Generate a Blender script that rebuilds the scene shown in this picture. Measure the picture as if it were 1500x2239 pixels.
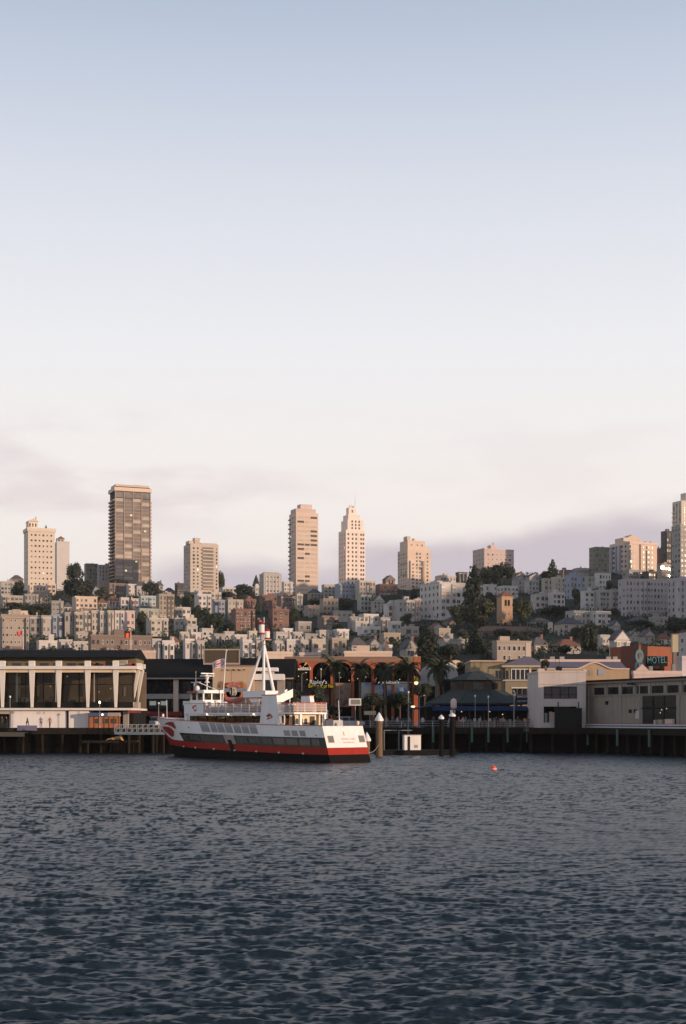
import bpy, math, random
import numpy as np
from mathutils import Vector, Matrix
R = math.radians
rnd = random.Random(7)
scene = bpy.context.scene
COL = scene.collection
for o in list(bpy.data.objects): bpy.data.objects.remove(o)

# ------------------------------------------------------------------ camera, sky, sun, exposure
F, VH, CH = 3125.0, 1570.0, 5.0          # focal length in photo pixels, horizon row, eye height (m)
def PX(u, Y): return (u - 750.0) / F * Y
def PZ(v, Y): return CH - (v - VH) / F * Y
cd = bpy.data.cameras.new('camera'); cam = bpy.data.objects.new('camera', cd); COL.objects.link(cam)
cd.sensor_fit = 'HORIZONTAL'; cd.sensor_width = 24.0; cd.lens = 50.0
cd.shift_y = (VH - 1119.5) / 1500.0
cd.clip_start = 0.5; cd.clip_end = 6000
cam.location = (0, 0, CH); cam.rotation_euler = (R(90), 0, 0)
scene.camera = cam
vs = scene.view_settings
vs.view_transform = 'Standard'; vs.look = 'None'; vs.gamma = 1.0; vs.exposure = 0.0; vs.use_curve_mapping = False
SUN_EL = R(4.9); SUN_AZ = math.atan2(0.865, -0.50)
sdir = Vector((math.sin(SUN_AZ) * math.cos(SUN_EL), math.cos(SUN_AZ) * math.cos(SUN_EL), math.sin(SUN_EL)))
sl = bpy.data.lights.new('sun', 'SUN'); sl.energy = 4.3; sl.angle = R(0.55); sl.color = (1.0, 0.71, 0.50)
so = bpy.data.objects.new('sun', sl); COL.objects.link(so); so.rotation_euler = sdir.to_track_quat('Z', 'Y').to_euler()

world = bpy.data.worlds.new('World'); scene.world = world; world.use_nodes = True
wt = world.node_tree; wn = wt.nodes; wl = wt.links; wn.clear()
def N(t, ty, **k):
    n = t.nodes.new(ty)
    for a, b in k.items(): setattr(n, a, b)
    return n
def math_n(t, op, a, b=None, c=None, clamp=False):
    n = t.nodes.new('ShaderNodeMath'); n.operation = op; n.use_clamp = clamp
    for i, x in enumerate((a, b, c)):
        if x is None: continue
        if isinstance(x, (int, float)): n.inputs[i].default_value = x
        else: t.links.new(x, n.inputs[i])
    return n.outputs[0]
def maprange(t, x, a, b, c=0.0, d=1.0, smooth=True):
    n = t.nodes.new('ShaderNodeMapRange'); n.interpolation_type = 'SMOOTHSTEP' if smooth else 'LINEAR'
    t.links.new(x, n.inputs[0])
    for i, q in zip((1, 2, 3, 4), (a, b, c, d)): n.inputs[i].default_value = q
    return n.outputs[0]
def mixc(t, fac, a, b, blend='MIX'):
    n = t.nodes.new('ShaderNodeMix'); n.data_type = 'RGBA'; n.blend_type = blend
    for i, x in ((0, fac), (6, a), (7, b)):
        if isinstance(x, (int, float)): n.inputs[i].default_value = x
        elif isinstance(x, tuple): n.inputs[i].default_value = (*x, 1) if len(x) == 3 else x
        else: t.links.new(x, n.inputs[i])
    return n.outputs[2]
tc = N(wt, 'ShaderNodeTexCoord'); sx = N(wt, 'ShaderNodeSeparateXYZ'); wl.new(tc.outputs['Generated'], sx.inputs[0])
zz = sx.outputs[2]
ramp = N(wt, 'ShaderNodeValToRGB'); cr = ramp.color_ramp
stops = [(0.0, (.87, .79, .76)), (.10, (.94, .86, .82)), (.152, (.97, .905, .87)), (.204, (.945, .91, .90)), (.254, (.90, .90, .93)), (.324, (.785, .81, .88)),
         (.36, (.71, .75, .84)), (.40, (.61, .67, .79)), (.45, (.485, .565, .70)), (.62, (.23, .315, .47)), (1.0, (.11, .18, .31))]
while len(cr.elements) < len(stops): cr.elements.new(0.5)
for e, (p, c) in zip(cr.elements, stops): e.position = p; e.color = (*c, 1)
wl.new(math_n(wt, 'MAXIMUM', zz, 0.0), ramp.inputs[0])
def wnoise(sc, z_sc, detail, seed=0.0):
    mp = N(wt, 'ShaderNodeMapping'); mp.inputs['Scale'].default_value = (sc, sc, z_sc); mp.inputs['Location'].default_value = (seed, seed * .7, seed * .3)
    wl.new(tc.outputs['Generated'], mp.inputs[0])
    n = N(wt, 'ShaderNodeTexNoise'); n.inputs['Scale'].default_value = 1.0; n.inputs['Detail'].default_value = detail
    wl.new(mp.outputs[0], n.inputs['Vector']); return n.outputs[0]
# low fog bank: its upper edge rises slowly along the horizon, and a few thin wisps above it
edge = math_n(wt, 'MULTIPLY_ADD', maprange(wt, sx.outputs[0], -.35, .35, -1, 1, False), 0.030, 0.121)
edge = math_n(wt, 'ADD', edge, math_n(wt, 'MULTIPLY_ADD', wnoise(9, 20, 3.0, 1.3), 0.05, -0.025))
bank = math_n(wt, 'MULTIPLY', maprange(wt, math_n(wt, 'SUBTRACT', edge, zz), -0.006, 0.018), maprange(wt, sx.outputs[0], -.19, -.09, .15, 1.0))
c1 = mixc(wt, math_n(wt, 'MULTIPLY', bank, .92), ramp.outputs[0], (.61, .54, .60))
wz = math_n(wt, 'MULTIPLY', maprange(wt, zz, .115, .150), maprange(wt, zz, .225, .180))
wisp = math_n(wt, 'MULTIPLY', maprange(wt, wnoise(9, 30, 5.0, 3.4), .42, .66), maprange(wt, sx.outputs[0], .02, -.14, .32, 1.0))
c2 = mixc(wt, math_n(wt, 'MULTIPLY', math_n(wt, 'MULTIPLY', wisp, wz), .55), c1, (.72, .63, .65))
sc10 = N(wt, 'ShaderNodeVectorMath', operation='SCALE'); wl.new(c2, sc10.inputs[0]); sc10.inputs[3].default_value = 10.0
sky = N(wt, 'ShaderNodeTexSky', sky_type='NISHITA'); sky.sun_disc = False; sky.sun_elevation = SUN_EL; sky.sun_rotation = SUN_AZ
sky.dust_density = 2.0
fin = mixc(wt, 0.95, sky.outputs[0], sc10.outputs[0])
bg = N(wt, 'ShaderNodeBackground'); bg.inputs[1].default_value = 0.1; wl.new(fin, bg.inputs[0])
wo = N(wt, 'ShaderNodeOutputWorld'); wl.new(bg.outputs[0], wo.inputs[0])

# ------------------------------------------------------------------ materials
MATS = {}
def mat(name, col, rough=.7, var=.16, scale=1.2, metal=0.0, spec=.4, emit=None, es=1.0, jitter=0.0, streak=.12):
    if name in MATS: return MATS[name]
    m = bpy.data.materials.new(name); m.use_nodes = True; t = m.node_tree; b = t.nodes['Principled BSDF']
    g = N(t, 'ShaderNodeTexCoord'); geo = N(t, 'ShaderNodeNewGeometry')
    n1 = N(t, 'ShaderNodeTexNoise'); n1.inputs['Scale'].default_value = scale; n1.inputs['Detail'].default_value = 4
    t.links.new(geo.outputs['Position'], n1.inputs['Vector'])
    mp = N(t, 'ShaderNodeMapping'); mp.inputs['Scale'].default_value = (1.6, 1.6, .12); t.links.new(geo.outputs['Position'], mp.inputs[0])
    n2 = N(t, 'ShaderNodeTexNoise'); n2.inputs['Scale'].default_value = 1.0; n2.inputs['Detail'].default_value = 3; t.links.new(mp.outputs[0], n2.inputs['Vector'])
    f = math_n(t, 'ADD', math_n(t, 'MULTIPLY_ADD', n1.outputs[0], 2 * var, 1 - var), math_n(t, 'MULTIPLY_ADD', n2.outputs[0], 2 * streak, -streak))
    if jitter:
        oi = N(t, 'ShaderNodeObjectInfo'); f = math_n(t, 'MULTIPLY', f, math_n(t, 'MULTIPLY_ADD', oi.outputs['Random'], 2 * jitter, 1 - jitter))
    sc = N(t, 'ShaderNodeVectorMath', operation='SCALE'); sc.inputs[0].default_value = col; t.links.new(f, sc.inputs[3])
    t.links.new(sc.outputs[0], b.inputs['Base Color'])
    b.inputs['Roughness'].default_value = rough; b.inputs['Metallic'].default_value = metal; b.inputs['Specular IOR Level'].default_value = spec
    if emit: b.inputs['Emission Color'].default_value = (*emit, 1); b.inputs['Emission Strength'].default_value = es
    MATS[name] = m; return m
def glass(name, tint, clear=.35, rough=.06):
    m = bpy.data.materials.new(name); m.use_nodes = True; t = m.node_tree; b = t.nodes['Principled BSDF']
    b.inputs['Base Color'].default_value = (*tint, 1); b.inputs['Roughness'].default_value = rough; b.inputs['Specular IOR Level'].default_value = .6
    tr = N(t, 'ShaderNodeBsdfTransparent'); tr.inputs[0].default_value = (.75, .75, .7, 1); mx = N(t, 'ShaderNodeMixShader')
    mx.inputs[0].default_value = clear; t.links.new(b.outputs[0], mx.inputs[1]); t.links.new(tr.outputs[0], mx.inputs[2])
    t.links.new(mx.outputs[0], t.nodes['Material Output'].inputs[0]); MATS[name] = m; return m
WHITE = mat('white_paint', (.76, .74, .72), .5, .07, 2, streak=.11)
WHITE2 = mat('white_render', (.70, .68, .65), .7, .08, 1)
CREAM = mat('cream_paint', (.66, .55, .40), .7, .08)
RED = mat('red_hull_paint', (.31, .026, .016), .6, .18, 1.5, spec=.12, streak=.2)
BLACK = mat('black_hull_paint', (.007, .006, .006), .7, .3, spec=.08)
DARKBAND = mat('dark_band_paint', (.014, .015, .014), .3, .2)
REDTRIM = mat('red_trim_paint', (.36, .07, .045), .5, .1)
STEEL = mat('grey_steel', (.30, .31, .31), .5, .12)
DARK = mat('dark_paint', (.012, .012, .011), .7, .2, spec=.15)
DARKROOF = mat('dark_roofing', (.013, .012, .011), .9, .3, .6, spec=.08)
TIMBER = mat('weathered_timber', (.16, .10, .060), .85, .3, 2.2)
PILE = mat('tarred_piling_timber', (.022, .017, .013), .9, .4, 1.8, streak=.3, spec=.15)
PILEG = mat('green_copper_piling_wrap', (.075, .13, .105), .7, .3, 1.8, streak=.3)
CONC = mat('weathered_concrete', (.26, .25, .23), .85, .18, .8, streak=.2)
DECKC = mat('asphalt_deck', (.07, .068, .066), .9, .2)
TAN = mat('tan_stucco', (.50, .36, .24), .8, .1)
GLS = mat('dark_window_glass', (.012, .014, .016), .12, .25, .4, spec=.5)
GLS2 = mat('dull_window_glass', (.045, .043, .040), .25, .4, .6, spec=.4)
CLR = glass('clear_cabin_glass', (.02, .022, .022), .78)
CLR2 = glass('tinted_restaurant_glass', (.010, .011, .010), .76)
LITW = mat('lit_window_glass', (.3, .25, .15), .3, .05, emit=(1.0, .74, .40), es=1.1)
BULB = mat('lamp_bulb', (.8, .7, .5), .3, 0, emit=(1.0, .80, .50), es=6.0)
FRAMEW = mat('pale_window_frame', (.52, .50, .47), .6, .08)

# ------------------------------------------------------------------ mesh helpers
class MB:
    def __init__(s): s.v = []; s.f = []; s.m = []; s.mats = []
    def mi(s, m):
        if m not in s.mats: s.mats.append(m)
        return s.mats.index(m)
    def poly(s, pts, m):
        k = len(s.v); s.v += [tuple(p) for p in pts]; s.f.append(tuple(range(k, k + len(pts)))); s.m.append(s.mi(m)); return s
    def box(s, x0, x1, y0, y1, z0, z1, m, taper=0.0):
        k = len(s.v); i = s.mi(m); a = taper
        s.v += [(x0, y0, z0), (x1, y0, z0), (x1, y1, z0), (x0, y1, z0), (x0 + a, y0 + a, z1), (x1 - a, y0 + a, z1), (x1 - a, y1 - a, z1), (x0 + a, y1 - a, z1)]
        for q in ((0, 3, 2, 1), (4, 5, 6, 7), (0, 1, 5, 4), (1, 2, 6, 5), (2, 3, 7, 6), (3, 0, 4, 7)): s.f.append(tuple(k + j for j in q)); s.m.append(i)
        return s
    def prism(s, pts, d, m):           # closed outline pts, swept by vector d
        k = len(s.v); n = len(pts); i = s.mi(m); d = Vector(d)
        s.v += [tuple(p) for p in pts] + [tuple(Vector(p) + d) for p in pts]
        s.f.append(tuple(k + j for j in range(n))); s.f.append(tuple(k + n + j for j in reversed(range(n)))); s.m += [i, i]
        for j in range(n): s.f.append((k + j, k + n + j, k + n + (j + 1) % n, k + (j + 1) % n)); s.m.append(i)
        return s
    def tube(s, p, q, r0, m, r1=None, n=8, cap=True):
        p = Vector(p); q = Vector(q); r1 = r0 if r1 is None else r1; d = (q - p).normalized()
        a = d.cross(Vector((0, 0, 1)) if abs(d.z) < .9 else Vector((1, 0, 0))).normalized(); b = d.cross(a); k = len(s.v); i = s.mi(m)
        for c, r in ((p, r0), (q, r1)):
            for j in range(n):
                w = 2 * math.pi * j / n; s.v.append(tuple(c + a * (r * math.cos(w)) + b * (r * math.sin(w))))
        for j in range(n): s.f.append((k + j, k + (j + 1) % n, k + n + (j + 1) % n, k + n + j)); s.m.append(i)
        if cap: s.f.append(tuple(k + j for j in reversed(range(n)))); s.f.append(tuple(k + n + j for j in range(n))); s.m += [i, i]
        return s
    def lathe(s, c, prof, m, n=12):    # prof: list of (r, z)
        k = len(s.v); i = s.mi(m); L = len(prof)
        for r, z in prof:
            for j in range(n): w = 2 * math.pi * j / n; s.v.append((c[0] + r * math.cos(w), c[1] + r * math.sin(w), c[2] + z))
        for l in range(L - 1):
            for j in range(n): s.f.append((k + l * n + j, k + l * n + (j + 1) % n, k + (l + 1) * n + (j + 1) % n, k + (l + 1) * n + j)); s.m.append(i)
        return s
    def mesh(s, name):
        me = bpy.data.meshes.new(name); me.from_pydata(s.v, [], s.f)
        for m in s.mats: me.materials.append(m)
        me.polygons.foreach_set('material_index', s.m); me.update(); return me
    def build(s, name, parent=None, smooth=False):
        me = s.mesh(name)
        if smooth: me.polygons.foreach_set('use_smooth', [True] * len(me.polygons))
        return obj(name, me, parent)
def obj(name, me, parent=None, loc=None, rot=None, scale=None):
    o = bpy.data.objects.new(name, me); COL.objects.link(o)
    if parent is not None: o.parent = parent
    if loc is not None: o.location = loc
    if rot is not None: o.rotation_euler = rot
    if scale is not None: o.scale = scale
    return o
def tag(o, label=None, cat=None, group=None, kind=None):
    if label: o['label'] = label
    if cat: o['category'] = cat
    if group: o['group'] = group
    if kind: o['kind'] = kind
    return o
def thing(name, label, cat, loc=(0, 0, 0), rz=0.0, group=None):
    o = bpy.data.objects.new(name, None); COL.objects.link(o); o.location = loc; o.rotation_euler = (0, 0, rz); o.empty_display_size = .2
    return tag(o, label, cat, group)
def struct(o): o['kind'] = 'structure'; return o
def box(name, parent, x0, x1, y0, y1, z0, z1, m, taper=0.0): return MB().box(x0, x1, y0, y1, z0, z1, m, taper).build(name, parent)
def text(name, body, size, m, parent, mtx, ext=.02, align='CENTER'):
    c = bpy.data.curves.new(name, 'FONT'); c.body = body; c.size = size; c.extrude = ext; c.align_x = align; c.align_y = 'CENTER'; c.resolution_u = 2
    tmp = bpy.data.objects.new(name, c); me = bpy.data.meshes.new_from_object(tmp); bpy.data.objects.remove(tmp); me.materials.clear(); me.materials.append(m); o = bpy.data.objects.new(name, me); COL.objects.link(o)
    if parent is not None: o.parent = parent
    o.matrix_local = mtx; return o
FACE = Matrix.Rotation(R(90), 4, 'X')          # text standing upright, facing -Y
# ------------------------------------------------------------------ water
def make_water():
    ys = [9.0]
    while ys[-1] < 60: ys.append(ys[-1] * 1.0046)
    while ys[-1] < 246: ys.append(ys[-1] * 1.0085)
    ys = np.array(ys); tn = np.concatenate([-np.geomspace(4, .36, 14)[:-1], np.linspace(-.32, .32, 600), np.geomspace(.36, 4, 14)[1:]])
    Yg, Tg = np.meshgrid(ys, tn, indexing='ij'); Xg = Tg * (Yg + 4.0)
    sp = np.maximum(Yg * np.where(Yg < 60, .0046, .0085), np.abs(np.gradient(Xg, axis=1)) * .7)
    r = np.random.RandomState(3); Z = np.zeros_like(Xg)
    patch = .95 + .45 * np.sin(Xg * .06 + 1.3 * np.sin(Yg * .045)) * np.sin(Yg * .07 + Xg * .02) + .2 * np.sin(Yg * .021 + Xg * .034 + 2)
    GX = np.zeros_like(Xg); GY = np.zeros_like(Xg)
    for i in range(74):
        lam = 0.12 * (2.3 / 0.12) ** ((i + .5) / 74) * r.uniform(.94, 1.06)
        th = R(99) + r.normal(0, .42); k = 2 * math.pi / lam
        amp = .0086 * lam * min(1.0, (.55 / lam) ** .85) * r.uniform(.6, 1.3)
        ph = k * (Xg * math.cos(th) + Yg * math.sin(th)) + r.uniform(0, 6.28)
        ph = ph + .5 * np.sin(Xg * .19 + i) + .5 * np.sin(Yg * .15 - i * 1.7)
        s = .5 + .5 * np.sin(ph); sh = 2 * (s ** 2.0) - .75; ds = 2.0 * s * np.cos(ph)
        att = np.clip((lam / (2.2 * sp)) - .35, 0, 1)
        Z += amp * sh * att * patch; GX += amp * k * math.cos(th) * ds * patch; GY += amp * k * math.sin(th) * ds * patch
    Z *= np.clip((4.5 - np.abs(Tg)) / 4.0, 0, 1)
    v = np.stack([Xg, Yg, Z], -1).reshape(-1, 3); a, b = Xg.shape
    idx = np.arange(a * b).reshape(a, b)
    f = np.stack([idx[:-1, :-1], idx[:-1, 1:], idx[1:, 1:], idx[1:, :-1]], -1).reshape(-1, 4)
    me = bpy.data.meshes.new('water'); me.vertices.add(len(v)); me.vertices.foreach_set('co', v.ravel())
    me.loops.add(f.size); me.loops.foreach_set('vertex_index', f.ravel()); me.polygons.add(len(f))
    me.polygons.foreach_set('loop_start', np.arange(0, f.size, 4)); me.polygons.foreach_set('use_smooth', np.ones(len(f), bool)); me.update(calc_edges=True)
    GY = np.where(GY > 0, GY * 1.25 + .05, GY * .65 + .05)      # normals skewed toward the viewer so the water reflects higher, bluer sky
    nn = np.stack([-GX, -GY, np.ones_like(GX)], -1); nn /= np.linalg.norm(nn, axis=-1, keepdims=True); me.normals_split_custom_set_from_vertices(nn.reshape(-1, 3))
    m = bpy.data.materials.new('bay_water'); m.use_nodes = True; t = m.node_tree; b = t.nodes['Principled BSDF']
    b.inputs['Base Color'].default_value = (.013, .022, .027, 1); b.inputs['Roughness'].default_value = .36; b.inputs['IOR'].default_value = 1.333
    geo = N(t, 'ShaderNodeNewGeometry'); hs = None
    for sc, st, d, am in ((2.6, .55, 3, 1.0), (7.5, .5, 3, .42), (.9, .6, 2, 1.6)):
        mp = N(t, 'ShaderNodeMapping'); mp.inputs['Scale'].default_value = (sc * st, sc, sc); mp.inputs['Rotation'].default_value = (0, 0, R(8)); t.links.new(geo.outputs['Position'], mp.inputs[0])
        n = N(t, 'ShaderNodeTexNoise'); n.inputs['Scale'].default_value = 1; n.inputs['Detail'].default_value = d; t.links.new(mp.outputs[0], n.inputs['Vector'])
        hs = math_n(t, 'MULTIPLY_ADD', n.outputs[0], am, hs if hs is not None else 0.0)
    bp = N(t, 'ShaderNodeBump'); bp.inputs['Strength'].default_value = 1.0; bp.inputs['Distance'].default_value = .075
    t.links.new(hs, bp.inputs['Height']); t.links.new(bp.outputs[0], b.inputs['Normal'])
    me.materials.append(m); return struct(obj('water', me))
make_water()

# ------------------------------------------------------------------ terrain: waterfront flat, the hill, and an unseen ridge shaped to shade the hillside
VT_U = [-400, 0, 250, 500, 750, 1000, 1250, 1500, 1900]; VT_V = [1300, 1292, 1290, 1305, 1292, 1268, 1252, 1246, 1240]
RQ = [-1e4, 286, 312, 400, 590, 625, 740, 850, 890, 960, 1100, 1500, 1e4]; RH = [0, 0, 100, 103, 103, 128, 150, 168, 152, 150, 150, 120, 0]
def ground_z(X, Y):
    X = np.asarray(X, float); Y = np.asarray(Y, float)
    u = 750 + F * X / np.maximum(Y, 1); vt = np.interp(u, VT_U, VT_V)
    t = (Y - 420) / 580; v = 1430 - np.clip(t, 0, 1) * (1430 - vt)
    zc = CH - (v - VH) / F * np.clip(Y, 420, 1000); zc = np.where(Y > 1000, zc * (1 - .0002 * (Y - 1000)), zc)
    w = np.clip((Y - 325) / 95, 0, 1); w = w * w * (3 - 2 * w); z = 3.44 + (zc - 3.44) * w
    q = .5 * X + .866 * Y; d = -.866 * X + .5 * Y
    return np.maximum(z, np.interp(q, RQ, RH) * np.exp(-((d + 400) / 110) ** 2))
def gz(x, y): return float(ground_z(x, y))
def depth_of(u, vb):
    vt = float(np.interp(u, VT_U, VT_V)); return min(max(420 + 580 * (1430 - vb) / (1430 - vt), 372), 1350)
def make_terrain():
    xs = np.linspace(-900, 1300, 190); ys = np.concatenate([np.linspace(236, 420, 30), np.linspace(432, 1100, 70), np.linspace(1120, 2400, 40)])
    Yg, Xg = np.meshgrid(ys, xs, indexing='ij'); Z = ground_z(Xg, Yg)
    r = np.random.RandomState(5); Z = Z + np.where(Yg > 420, r.normal(0, .35, Z.shape), 0)
    v = np.stack([Xg, Yg, Z], -1).reshape(-1, 3); a, b = Xg.shape; idx = np.arange(a * b).reshape(a, b)
    f = np.stack([idx[:-1, :-1], idx[:-1, 1:], idx[1:, 1:], idx[1:, :-1]], -1).reshape(-1, 4)
    me = bpy.data.meshes.new('hillside'); me.from_pydata(v.tolist(), [], f.tolist()); me.polygons.foreach_set('use_smooth', [True] * len(me.polygons))
    m = mat('hillside_scrub_and_paving', (.036, .040, .028), .95, .45, .05, spec=.1); me.materials.append(m)
    return struct(obj('hill', me))
make_terrain()
s = MB().box(-260, 260, 233, 237.5, -2, 3.40, mat('dark_seawall_stone', (.03, .027, .024), .9, .3, .8)).build('seawall'); struct(s)

# ------------------------------------------------------------------ foliage
LEAF = mat('dark_foliage', (.034, .044, .024), .7, .55, .7, jitter=.4, streak=.1)
LEAF2 = mat('olive_foliage', (.050, .056, .026), .7, .5, .7, jitter=.25, streak=.1)
PALMG = mat('palm_frond_green', (.062, .066, .032), .6, .35, .9)
BARK = mat('brown_bark', (.11, .075, .05), .9, .3, 2)
PBARK = mat('palm_bark', (.20, .12, .07), .9, .3, 3)
def crown_mesh(seed, kind, n, m):
    r = random.Random(seed); V = []; Fc = []
    lobes = []
    if kind == 'round': lobes = [(Vector((r.uniform(-.5, .5), r.uniform(-.5, .5), r.uniform(-.45, .55))), r.uniform(.36, .55)) for _ in range(9)]
    elif kind == 'flat': lobes = [(Vector((r.uniform(-.75, .75), r.uniform(-.6, .6), r.uniform(-.1, .5))), r.uniform(.22, .36)) for _ in range(13)]
    elif kind == 'pine':
        for i in range(34):
            t = i / 33; a = i * 2.4; rad = .62 * (1 - t) ** .8; lobes.append((Vector((rad * math.cos(a), rad * math.sin(a), -1 + 1.95 * t)), .10 + .26 * (1 - t)))
    else:
        for i in range(20):
            t = i / 19; lobes.append((Vector((r.uniform(-.2, .2), r.uniform(-.2, .2), -1 + 1.9 * t)), (.14 + .42 * math.sin(math.pi * min(1, .22 + .78 * t)) ** .8) * r.uniform(.8, 1.1)))
    tot = sum(l[1] ** 2 for l in lobes)
    for c, rad in lobes:
        for _ in range(max(6, int(n * rad * rad / tot))):
            d = Vector((r.gauss(0, 1), r.gauss(0, 1), r.gauss(0, 1))).normalized(); p = c + d * rad * (r.uniform(.55, 1.08)) * (1, 1, 1)[0]
            if kind == 'flat': p.z = c.z + d.z * rad * .45
            nn = (d + Vector((r.gauss(0, .6), r.gauss(0, .6), r.gauss(0, .6)))).normalized(); a = nn.orthogonal().normalized(); b = nn.cross(a); sz = r.uniform(.055, .125)
            k = len(V); w = r.uniform(0, 6.28); a, b = a * math.cos(w) + b * math.sin(w), b * math.cos(w) - a * math.sin(w)
            V += [p - a * sz, p - b * sz * .6, p + a * sz, p + b * sz * .6]; Fc.append((k, k + 1, k + 2, k + 3))
    me = bpy.data.meshes.new('crown'); me.from_pydata([tuple(x) for x in V], [], Fc); me.materials.append(m); return me
CROWNS = {k: [crown_mesh(i * 7 + j, k, n, (LEAF, LEAF2)[j % 2] if k == 'round' else LEAF) for j in range(3)] for i, (k, n) in enumerate((('round', 2300), ('flat', 2200), ('pine', 1700), ('cypress', 2200)))}
def trunk_mesh():
    b = MB().tube((0, 0, 0), (.1, 0, .6), .09, BARK, .07, 7).tube((.1, 0, .6), (0, .05, 1.15), .07, BARK, .03, 7)
    for a in range(4):
        b.tube((.08, 0, .5 + .1 * a), (.45 * math.cos(a * 1.7), .45 * math.sin(a * 1.7), .85 + .1 * a), .035, BARK, .012, 5)
    return b.mesh('trunk')
TRUNK = trunk_mesh()
def tree(u, v, w, h, kind, Y, label, group='trees on the hillside', name=None):
    # u, v: centre of the crown in the photo; w, h: its size there
    k = F / Y; X = PX(u, Y); zc = PZ(v, Y); rw, rh = w / k / 2, h / k / 2
    zb = min(gz(X, Y), zc - rh * .9)
    if group == 'trees on the hillside' and kind in ('round', 'flat'):
        top = zc + rh; nh = min(1.7 * rh, (top - zb) / 2 * .96); rh = max(rh, nh); zc = top - rh; kind = 'round'
    t = thing(name or {'pine': 'conifer_tree', 'cypress': 'cypress_tree', 'flat': 'spreading_tree', 'round': 'leafy_tree'}[kind], label, 'tree', (X, Y, zb), rnd.uniform(0, 6.28), group)
    sc = {'round': .86, 'flat': .88, 'pine': .70, 'cypress': .52}[kind]
    obj('crown', rnd.choice(CROWNS[kind]), t, (0, 0, zc - zb), None, (rw / sc, rw / sc, rh * (1.6 if kind == 'flat' else 1.12)))
    hh = zc - zb; obj('trunk', TRUNK, t, None, None, (max(1.5, rw * .8), max(1.5, rw * .8), hh)); return t

def shrubbery():
    r = np.random.RandomState(11); n = 4300; cl = []
    while len(cl) < n:
        Y = r.uniform(400, 1040); X = r.uniform(-.27, .27) * Y
        if math.sin(X * .031 + 2 * math.sin(Y * .017)) + math.sin(Y * .043 + X * .013) + r.normal(0, .8) > -.2: cl.append((X, Y))
    V = []; Fc = []
    for X, Y in cl:
        z = gz(X, Y); R0 = r.uniform(.9, 3.0)
        for _ in range(22):
            d = r.normal(size=3); d /= np.linalg.norm(d); p = np.array([X, Y, z + R0 * .4]) + d * R0 * r.uniform(.5, 1) * np.array([1.2, 1.2, .9])
            a = r.normal(size=3); a /= np.linalg.norm(a); b = np.cross(a, d); sz = r.uniform(.25, .6); k = len(V); V += [p - a * sz, p - b * sz, p + a * sz, p + b * sz]; Fc.append((k, k + 1, k + 2, k + 3))
    me = bpy.data.meshes.new('shrubbery'); me.from_pydata([tuple(map(float, x)) for x in V], [], Fc); me.materials.append(LEAF)
    o = obj('hillside_shrubbery', me); tag(o, 'dark green shrubs filling the gaps between hillside houses', 'shrubbery', None, 'stuff')
shrubbery()
# ------------------------------------------------------------------ hill buildings
HC = dict(cream=(.49, .44, .37), white=(.575, .535, .505), grey=(.34, .315, .29), pale=(.445, .415, .385), beige=(.42, .375, .325), tan=(.36, .30, .245), brown=(.22, .165, .14),
          brick=(.20, .115, .092), blue=(.29, .32, .38), aqua=(.41, .47, .47), pink=(.55, .43, .39), peach=(.62, .48, .38), olive=(.21, .20, .155), dark=(.085, .08, .075),
          lav=(.49, .445, .445), green=(.37, .38, .33), yellow=(.43, .37, .245), stone=(.64, .54, .44), conc=(.52, .435, .36))
for k_ in ('white', 'pale', 'cream', 'grey', 'beige', 'tan', 'lav', 'green', 'aqua', 'blue', 'brown'): HC[k_] = tuple(x * .93 for x in HC[k_])
HM = {k: mat('wall_' + k, c, .85, .10, .35, jitter=.10, streak=.10) for k, c in HC.items()}
TILE = mat('red_clay_tile_roof', (.20, .085, .055), .85, .25, 1.0); SHING = mat('grey_shingle_roof', (.10, .095, .10), .9, .25, 1.0)
TAR = mat('flat_roof_membrane', (.23, .22, .21), .9, .25, .4)
WORD = dict(cream='cream', white='white', grey='grey', pale='pale grey', beige='beige', tan='tan', brown='brown', brick='red-brown brick', blue='blue-grey', aqua='pale aqua', pink='pinkish',
            peach='peach', olive='olive', dark='dark', lav='lavender-grey', green='greenish', yellow='yellowish', stone='stone', conc='concrete')
def win_mesh(pane, frame=FRAMEW, fw=.10):
    b = MB(); b.box(-.5, .5, -.09, 0, -.5, -.5 + fw, frame).box(-.5, .5, -.09, 0, .5 - fw * .7, .5, frame)
    b.box(-.5, -.5 + fw, -.088, 0, -.5 + fw, .5 - fw * .7, frame).box(.5 - fw, .5, -.088, 0, -.5 + fw, .5 - fw * .7, frame)
    b.poly([(-.5 + fw, -.03, -.5 + fw), (.5 - fw, -.03, -.5 + fw), (.5 - fw, -.03, .5 - .7 * fw), (-.5 + fw, -.03, .5 - .7 * fw)], pane); return b.mesh('window')
DFR = mat('dark_window_frame', (.09, .08, .07), .6, .1)
GLS3 = mat('curtained_window_glass', (.11, .10, .092), .3, .4, .6, spec=.3)
WMS = [win_mesh(GLS, FRAMEW), win_mesh(GLS2, DFR), win_mesh(GLS2), win_mesh(GLS3, FRAMEW, .16)]; WLIT = win_mesh(LITW)
NWIN = [0]
def window(par, x, y, z, w, h, side=False, m=None):
    if m is None: m = WLIT if rnd.random() < .006 else WMS[rnd.choice(BST[0]) if BST[0] else rnd.randrange(4)]
    NWIN[0] += 1
    return obj('window', m, par, (x, y, z), (0, 0, R(-90)) if side else None, (w, 1, h))
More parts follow.
